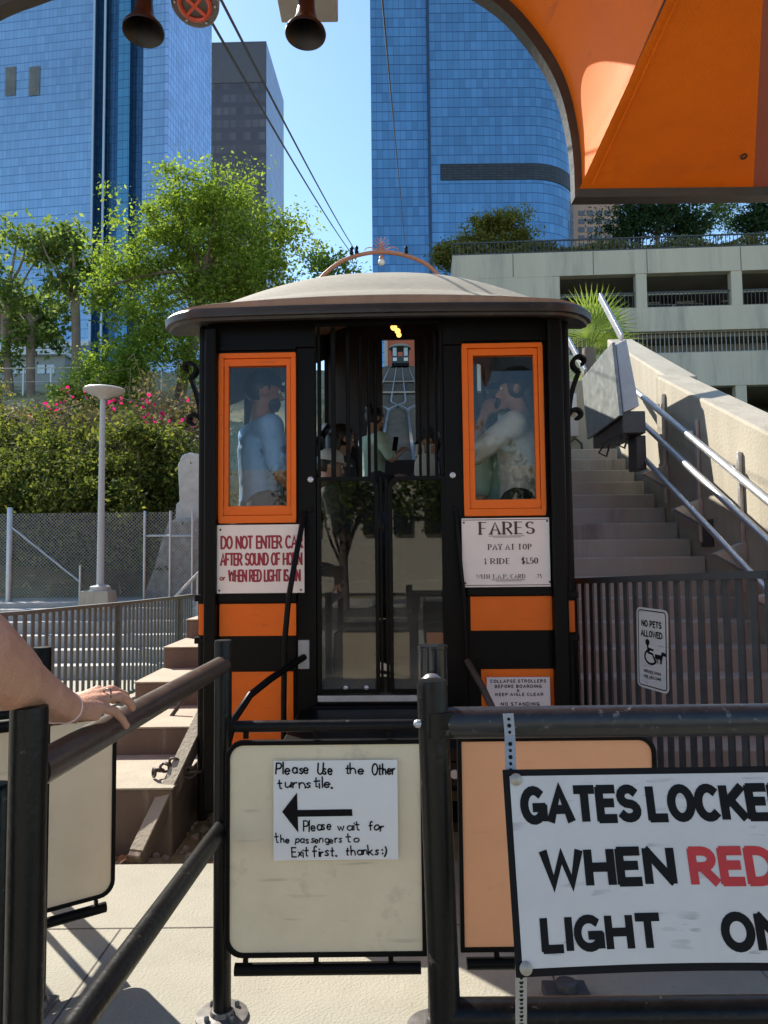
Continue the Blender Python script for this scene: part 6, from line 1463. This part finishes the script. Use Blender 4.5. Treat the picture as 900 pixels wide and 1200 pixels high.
def person(label, loc, face, pose='stand', arms=None, shirt=None, pants=None, skin=None, hair='short', hat=None, head=(0, 0), h=1.72, voxel=.011, grp='passengers inside the car', beard=False, sleeve=.5, fh=None):
    """face: degrees, 0 looks to +Y, 90 looks to -X; arms in body frame {R:(elbow,wrist),L:...}"""
    s = h/1.72; sk = skin or SKIN; t = thing('person', loc, label, 'person', grp); M_ = Matrix.Rotation(R(face), 3, 'Z'); O = Vector(loc)
    W_ = lambda v: O+M_@(Vector(v)*s)
    if pose == 'sit': pel = (0, 0, .50); hipz = .50; dz = -.44
    else: pel = (0, 0, .93); hipz = .92; dz = 0
    J = {'pel': pel, 'waist': (0, .0, 1.08+dz), 'chest': (0, .0, 1.27+dz), 'neck': (0, -.01, 1.44+dz), 'shR': (.185, -.005, 1.38+dz), 'shL': (-.185, -.005, 1.38+dz)}
    A = {'R': ((.27, .02, 1.10+dz), (.24, .20, .95+dz)), 'L': ((-.27, .02, 1.10+dz), (-.24, .20, .95+dz))}
    if arms: A.update(arms)
    if pose == 'sit': legs = [((sx*.09, 0, .50), (sx*.12, .43, .49), (sx*.12, .42, .09), (sx*.12, .55, .03)) for sx in (-1, 1)]
    else: legs = [((sx*.09, 0, .92), (sx*.10, .02, .50), (sx*.10, -.02, .08), (sx*.11, .13, .03)) for sx in (-1, 1)]
    b = MB(); c = lambda p, q, r0, r1, m=b, n=10: m.caps(W_(p), W_(q), r0*s, r1*s, n=n)
    c(J['pel'], J['waist'], .115, .105); c(J['waist'], J['chest'], .11, .125); c(J['shL'], J['shR'], .065, .065); c(J['chest'], J['neck'], .10, .06); c(J['neck'], (0, .005, 1.53+dz), .055, .052)
    for sx, k in ((1, 'R'), (-1, 'L')):
        e, w = A[k]; sh = J['sh'+k]; c(sh, e, .050, .040); c(e, w, .040, .026)
        d = (Vector(w)-Vector(e)).normalized(); fingers(b, W_(w), M_@d, M_@Vector((-sx*.6, .3, -.6)), sx*(-1 if False else 1), s)
    for hp_, kn, an, to in legs: c(hp_, kn, .082, .055); c(kn, an, .055, .036); c(an, to, .042, .032)
    # head with nose, brow, chin and ears
    HM = M_@Matrix.Rotation(R(head[0]), 3, 'Z')@Matrix.Rotation(R(head[1]), 3, 'X'); hc = W_((0, .02, 1.615+dz)); HW_ = lambda v: hc+HM@(Vector(v)*s)
    b.ball(HW_((0, -.005, .02)), .098*s, (.80, 1.0, 1.02), n=18, m=12, rot=HM); b.ball(HW_((0, .035, -.045)), .062*s, (.9, .95, 1.0), n=14, m=10, rot=HM); b.ball(HW_((0, .075, -.085)), .026*s, n=10, m=8)
    b.caps(HW_((0, .088, .012)), HW_((0, .112, -.026)), .009*s, .014*s, n=8)
    for sx in (-1, 1): b.ball(HW_((sx*.082, -.005, -.005)), .030*s, (.3, .7, 1.1), n=10, m=8, rot=HM); b.ball(HW_((sx*.03, .082, .03)), .014*s, (1.6, .6, .6), n=8, m=6, rot=HM)
    b.caps(HW_((0, -.01, -.05)), W_(J['neck']), .052*s, .058*s, n=12)
    body = fuse(b, 'body', sk, t, voxel, 3)
    e = MB(); 
    for sx in (-1, 1): e.ball(HW_((sx*.031, .080, .010)), .0115*s, n=10, m=8)
    e.build('eyes', EYEW, t, smooth=True); e = MB()
    for sx in (-1, 1): e.ball(HW_((sx*.031, .0885, .010)), .0055*s, n=8, m=6)
    e.build('pupils', EYED, t, smooth=True)
    e = MB(); e.tube([HW_((-.024, .083, -.052)), HW_((0, .0945, -.050)), HW_((.024, .083, -.052))], .005*s, n=6); e.build('mouth', LIP, t, smooth=True)
    # clothes
    b = MB(); c2 = lambda p, q, r0, r1: b.caps(W_(p), W_(q), r0*s, r1*s, n=12)
    c2((J['pel'][0], J['pel'][1], J['pel'][2]+.03), J['waist'], .130, .125); c2(J['waist'], J['chest'], .128, .140); c2(J['shL'], J['shR'], .078, .078); c2(J['chest'], (0, -.005, 1.40+dz), .12, .075)
    for k in 'RL':
        e_, w_ = A[k]; sh = Vector(J['sh'+k]); c2(sh, sh.lerp(Vector(e_), sleeve*1.6 if sleeve*1.6 < 1 else 1), .074, .064)
        if sleeve > .9: c2(e_, w_, .060, .042)
    fuse(b, 'shirt', shirt, t, voxel, 4)
    b = MB(); c2 = lambda p, q, r0, r1: b.caps(W_(p), W_(q), r0*s, r1*s, n=12)
    c2((-.08, 0, hipz), (.08, 0, hipz), .118, .118)
    for hp_, kn, an, to in legs: c2(hp_, kn, .100, .072); c2(kn, an, .072, .058)
    fuse(b, 'trousers', pants, t, voxel, 4)
    for (hp_, kn, an, to) in legs:
        b = MB(); b.caps(W_((an[0], an[1]-.03, .045)), W_((to[0], to[1]+.03, .04)), .048*s, .042*s, n=10); b.build('shoe', BLACK, t, smooth=True)
    if hair:
        b = MB(); n, m_ = 22, 14; vs = []; f_ = []
        for i in range(m_+1):
            th = math.pi*i/m_
            for j in range(n):
                ph = 2*math.pi*j/n; v = Vector((.098*.86*math.sin(th)*math.cos(ph), .110*math.sin(th)*math.sin(ph)-.01, .106*math.cos(th)+.024)); vs.append(v)
        for i in range(m_):
            for j in range(n):
                q = (i*n+j, (i+1)*n+j, (i+1)*n+(j+1) % n, i*n+(j+1) % n); ce = sum((vs[k] for k in q), Vector())/4
                lim = (.055 if ce.y > .03 else (-.01 if ce.y > -.03 else -.055)) if hair == 'short' else (.06 if ce.y > .045 else -.09)
                if ce.z > lim: f_.append(q)
        b.add([HW_(v*(1+.03*random.random())) for v in vs], f_)
        if hair == 'long': b.caps(HW_((0, -.07, -.02)), HW_((.02, -.09, -.20)), .075*s, .04*s, n=12)
        if hair == 'bun': b.ball(HW_((0, -.10, .08)), .05*s, n=12, m=8)
        b.build('hair', HAIRM, t, smooth=True)
    if beard:
        b = MB(); b.ball(HW_((0, .048, -.062)), .062*s, (.95, .9, .8), n=14, m=10, rot=HM); b.build('beard', HAIRM, t, smooth=True)
    if hat is not None:
        b = MB(); prof = [(.108, .028), (.106, .06), (.092, .10), (.06, .128), (.001, .138)]; b.lathe([(r_*s, z*s) for r_, z in prof], HW_((0, -.008, 0)), HM@Vector((0, 0, 1)), n=24, cap=False); o = b.build('cap', hat, t, smooth=True)
        b = MB(); pts = [(-.085, .06, .034), (-.07, .13, .036), (-.03, .165, .034), (.03, .165, .034), (.07, .13, .036), (.085, .06, .034)]; b.prism([HW_(v) for v in pts], HM@Vector((0, 0, .006))); b.build('cap_brim', hat, o)
    return t
def cloth(n, c, **k): return mat('cloth_'+n, c, .85, nscale=20, namt=.1, bump=.25, bscale=30, **k)
CAPN = cloth('navy', (.010, .014, .045)); WHITE = cloth('white', (.52, .48, .42)); DARKC = cloth('charcoal', (.02, .02, .022)); MINT = cloth('mint', (.36, .48, .38)); SKY = cloth('light_blue', (.20, .36, .60)); JEAN = cloth('denim', (.05, .07, .13)); REDC = cloth('brick', (.22, .05, .04))
def fz_(y): return .80+up(y)-(up(y)-up(DC+.06+.8*int((y-DC-.06)/.8)))
def pl_(px, Y): v = at(px, 500, Y); v = PIV+CR.inverted()@(v-PIV); return v
def inside(px, Y):
    v = at(px, 500, Y); return Vector((v.x, v.y, fz_(Y)))
# standing behind the left window
p = inside(306, 4.66); person('bearded man in dark cap and light blue shirt behind the left window', p, -62, 'stand', None, SKY, JEAN, SKIN2, 'short', CAPN, (-10, -5), 1.86, beard=True)
# standing behind the right window
p = inside(609, 4.66); person('man in navy cap and white jersey, hand at his mouth, behind the right window', p, 68, 'stand', {'L': ((-.25, .27, 1.17), (-.075, .19, 1.47))}, WHITE, DARKC, SKIN, 'long', CAPN, (14, -4), 1.86)
p = inside(567, 5.02); person('person in pale green top facing left, beside the man in white jersey', p, 80, 'stand', None, MINT, DARKC, SKIN, 'short', None, (0, -6), 1.66)
p = inside(398, 6.0); person('dark passenger with long hair seated on the left of the aisle', (p.x, p.y, p.z+.0), -70, 'sit', None, DARKC, JEAN, SKIN2, 'long', None, (10, -8), 1.70)
p = inside(384, 5.55); person('passenger in white cap and pale top half hidden by the left gate bars', p, -75, 'sit', None, WHITE, DARKC, SKIN, 'short', WHITE, (0, -12), 1.66)
p = inside(437, 7.6); person('woman with dark bun and mint top looking at a phone mid car', p, -62, 'sit', {'R': ((.24, .10, .72), (.10, .30, .84)), 'L': ((-.24, .10, .72), (-.06, .32, .84))}, MINT, DARKC, SKIN, 'bun', None, (0, -24), 1.66)
p = inside(506, 7.4); person('passenger in dark clothes seated on the right side of the aisle', p, 70, 'sit', {'R': ((.24, .10, .72), (.10, .30, .80)), 'L': ((-.24, .12, .72), (-.08, .32, .80))}, DARKC, DARKC, SKIN2, 'short', DARKC, (0, -22), 1.64)
p = at(462, 520, 7.25); t = thing('phone', p, 'dark phone held by the woman in the mint top', 'phone'); b = MB(); b.bar(p+Vector((0,0,-.07)), p+Vector((.02,.01,.07)), .05, .008, (0,1,0)); b.build('body', BLACK, t, bevel=.003)
p = at(500, 546, 5.2); t = thing('plastic_bag', (p.x, p.y, p.z-.1), 'white plastic bag held beside the dark dressed passenger on the right', 'bag'); b = MB(); b.lathe([(.07, -.10), (.09, -.05), (.085, .03), (.06, .08)], p, n=14); b.build('bag_body', WHITE, t, smooth=True)
b = MB()
for dx in (-.045, .045): b.tube([p+Vector((dx-.025, 0, .07)), p+Vector((dx-.02, 0, .15)), p+Vector((dx+.02, 0, .15)), p+Vector((dx+.025, 0, .07))], .010, n=6)
b.build('handle', WHITE, t, smooth=True)

# the waiting person at the barrier: only the forearm and hand reach into the view
O = Vector((-1.02, .98, 0)); t = thing('person', O, 'waiting person whose bare arm with bracelet and ring rests on the barrier rail', 'person')
b = MB(); c = lambda p, q, r0, r1, n=14: b.caps(p, q, r0, r1, n=n)
sh = Vector((-.80, .96, 1.40)); el = Vector((-.620, 1.115, 1.375)); fa = Vector((-.612, 1.22, 1.315)); wr = Vector((-.600, 1.405, 1.226))
for sx in (-1, 1):
    c(O+Vector((sx*.09, 0, .90)), O+Vector((sx*.10, .02, .48)), .085, .056); c(O+Vector((sx*.10, .02, .48)), O+Vector((sx*.10, -.02, .08)), .056, .037); c(O+Vector((sx*.10, -.02, .06)), O+Vector((sx*.11, .15, .035)), .04, .032)
c(O+Vector((0, 0, .93)), O+Vector((0, 0, 1.08)), .12, .11); c(O+Vector((0, 0, 1.08)), O+Vector((0, 0, 1.27)), .11, .125); c(O+Vector((-.185, 0, 1.39)), sh, .062, .062); c(O+Vector((0, 0, 1.27)), O+Vector((0, 0, 1.45)), .10, .06); c(O+Vector((0, 0, 1.45)), O+Vector((0, .01, 1.55)), .053, .05)
c(O+Vector((-.185, 0, 1.38)), O+Vector((-.26, .02, 1.08)), .052, .042); c(O+Vector((-.26, .02, 1.08)), O+Vector((-.22, .16, .86)), .042, .027); fingers(b, O+Vector((-.22, .16, .86)), (.1, .4, -.9), (.8, .2, 0), -1)
c(sh, el, .064, .058); c(el, fa, .064, .054); c(fa, Vector((-.606, 1.32, 1.268)), .050, .038)
# wrist is wider than it is deep
for o in (-.010, .010): c(Vector((-.606+o*.8, 1.315, 1.270)), wr+Vector((o*1.1, 0, 0)), .035, .0265)
hc = O+Vector((0, .02, 1.635)); b.ball(hc+Vector((0, -.005, .02)), .098, (.8, 1, 1.02), n=18, m=12); b.ball(hc+Vector((0, .035, -.045)), .062, (.9, .95, 1), n=14, m=10); b.caps(hc+Vector((0, .088, .012)), hc+Vector((0, .112, -.026)), .009, .014, n=8); b.caps(hc+Vector((0, -.01, -.05)), O+Vector((0, 0, 1.45)), .052, .058)
for sx in (-1, 1): b.ball(hc+Vector((sx*.082, -.005, -.005)), .03, (.3, .7, 1.1), n=10, m=8)
# hand laid over the rail, fingers reaching along it and curling down on the near side
H_ = [ # knuckle, middle joint, end joint, tip (pinky, ring, middle, index)
 ((-.5645, 1.480, 1.222), (-.5480, 1.520, 1.207), (-.5395, 1.543, 1.183), (-.5360, 1.556, 1.160)),
 ((-.5730, 1.494, 1.234), (-.5500, 1.548, 1.232), (-.5395, 1.580, 1.212), (-.5370, 1.596, 1.190)),
 ((-.5890, 1.502, 1.240), (-.5700, 1.562, 1.242), (-.5570, 1.600, 1.222), (-.5530, 1.614, 1.200)),
 ((-.6080, 1.500, 1.238), (-.5980, 1.560, 1.242), (-.5880, 1.598, 1.224), (-.5840, 1.614, 1.202))]
for k, (kn, m1, m2, tp) in enumerate(H_):
    kn, m1, m2, tp = map(Vector, (kn, m1, m2, tp)); r_ = (.0094, .0105, .0110, .0108)[k]; z_ = Vector((0, 0, -.008)); kn, m1, m2, tp = kn+z_, m1+z_, m2+z_*.6, tp
    w0 = wr+Vector(((kn.x+.588)*.55, .005, .0)); b.caps(w0, kn, .0195, .0140, n=12); b.caps(w0+Vector((0, .01, -.012)), kn+Vector((0, -.012, -.014)), .014, .010, n=10)
    b.ball(kn+Vector((0, 0, .0012)), .0126, n=10, m=8)
    b.caps(kn, m1, r_*1.12, r_, n=12); b.ball(m1, r_*1.10, n=10, m=8); b.caps(m1, m2, r_, r_*.92, n=12); b.caps(m2, tp, r_*.93, r_*.80, n=12)
tb = [Vector(v) for v in ((-.618, 1.43, 1.222), (-.640, 1.468, 1.205), (-.638, 1.506, 1.190), (-.630, 1.530, 1.180))]
b.caps(tb[0], tb[1], .0150, .0125, n=12); b.caps(tb[1], tb[2], .0125, .0105, n=12); b.caps(tb[2], tb[3], .0105, .0085, n=12)
fuse(b, 'body', mat('skin_arm', (.46, .235, .150), .48, nscale=14, namt=.10, bump=.3, bscale=170, col2=(.38, .16, .10), c2scale=26, c2lo=.55, c2hi=.8), t, .0034, 12, .5)
NAILM = mat('nail', (.62, .36, .29), .3)
for kn, m1, m2, tp in H_:
    m2, tp = Vector(m2), Vector(tp); d = (tp-m2).normalized(); nrm = Vector((.8, .5, .35)); nrm = (nrm-d*nrm.dot(d)).normalized(); m = MB(); m.ball(tp-d*.004+nrm*.0052, .006, (.75, .35, 1.0), n=10, m=8, rot=Matrix((d.cross(nrm), nrm, d)).transposed()); m.build('nail', NAILM, t, smooth=True)
d = (wr-Vector((-.606, 1.32, 1.268))).normalized(); c0 = wr-d*.012; u = d.orthogonal().normalized(); w2 = d.cross(u)
m = MB(); q = []
for a in np.linspace(0, 2*math.pi, 33):
    v = u*math.cos(a)+w2*math.sin(a); rr_ = .0255+.011*abs(v.x); q.append(c0+v*rr_+d*.006*math.sin(a))
m.tube(q, .0021, n=8); m.build('bracelet', mat('bracelet_pink', (.75, .50, .46), .5), t, smooth=True)
kn, m1 = Vector(H_[1][0]), Vector(H_[1][1]); d = (m1-kn).normalized(); c0 = kn.lerp(m1, .45); u = d.orthogonal().normalized(); w2 = d.cross(u); m = MB(); m.tube([c0+(u*math.cos(a)+w2*math.sin(a))*.0108 for a in np.linspace(0, 2*math.pi, 25)], .0022, n=8); m.build('ring', mat('ring_metal', (.30, .27, .22), .25, metal=1), t, smooth=True)
b = MB(); c2 = lambda p, q, r0, r1: b.caps(p, q, r0, r1, n=14)
c2(O+Vector((0, 0, .96)), O+Vector((0, 0, 1.08)), .132, .128); c2(O+Vector((0, 0, 1.08)), O+Vector((0, 0, 1.27)), .13, .14); c2(O+Vector((-.185, 0, 1.39)), sh, .076, .076); c2(O+Vector((0, 0, 1.27)), O+Vector((0, 0, 1.41)), .12, .075); c2(sh, sh.lerp(el, .45), .076, .070); c2(O+Vector((-.185, 0, 1.38)), O+Vector((-.23, .01, 1.2)), .074, .066)
fuse(b, 'shirt', cloth('grey', (.25, .26, .28)), t, .012, 4)
b = MB(); c2(O+Vector((-.08, 0, .92)), O+Vector((.08, 0, .92)), .118, .118)
for sx in (-1, 1): c2(O+Vector((sx*.09, 0, .90)), O+Vector((sx*.10, .02, .48)), .10, .072); c2(O+Vector((sx*.10, .02, .48)), O+Vector((sx*.10, -.02, .10)), .072, .058)
fuse(b, 'trousers', JEAN, t, .012, 4)
m = MB(); n, k_ = 36, 22; vs = []
for i in range(k_+1):
    th = math.pi*i/k_
    for j in range(n):
        ph = 2*math.pi*j/n; w_ = 1+.018*math.sin(9*ph+4*th)+.012*random.random(); vs.append(Vector((.088*math.sin(th)*math.cos(ph)*w_, .112*math.sin(th)*math.sin(ph)*w_-.012, .108*math.cos(th)*w_+.024)))
fs2 = []
for i in range(k_):
    for j in range(n):
        q = (i*n+j, (i+1)*n+j, (i+1)*n+(j+1) % n, i*n+(j+1) % n); ce = sum((vs[a] for a in q), Vector())/4
        if ce.z > (.05 if ce.y > .04 else (.0 if ce.y > -.02 else -.06)): fs2.append(q)
m.add([hc+v for v in vs], fs2); m.build('hair', HAIRM, t, smooth=True)
m = MB()
for sx in (-1, 1): m.ball(hc+Vector((sx*.031, .080, .010)), .0115, n=10, m=8)
m.build('eyes', EYEW, t, smooth=True)
m = MB(); m.tube([hc+Vector((-.024, .083, -.052)), hc+Vector((0, .0945, -.050)), hc+Vector((.024, .083, -.052))], .005, n=6); m.build('mouth', LIP, t, smooth=True)
for sx in (-1, 1):
    m = MB(); m.caps(O+Vector((sx*.10, -.05, .045)), O+Vector((sx*.11, .17, .04)), .048, .042, n=10); m.build('shoe', BLACK, t, smooth=True)
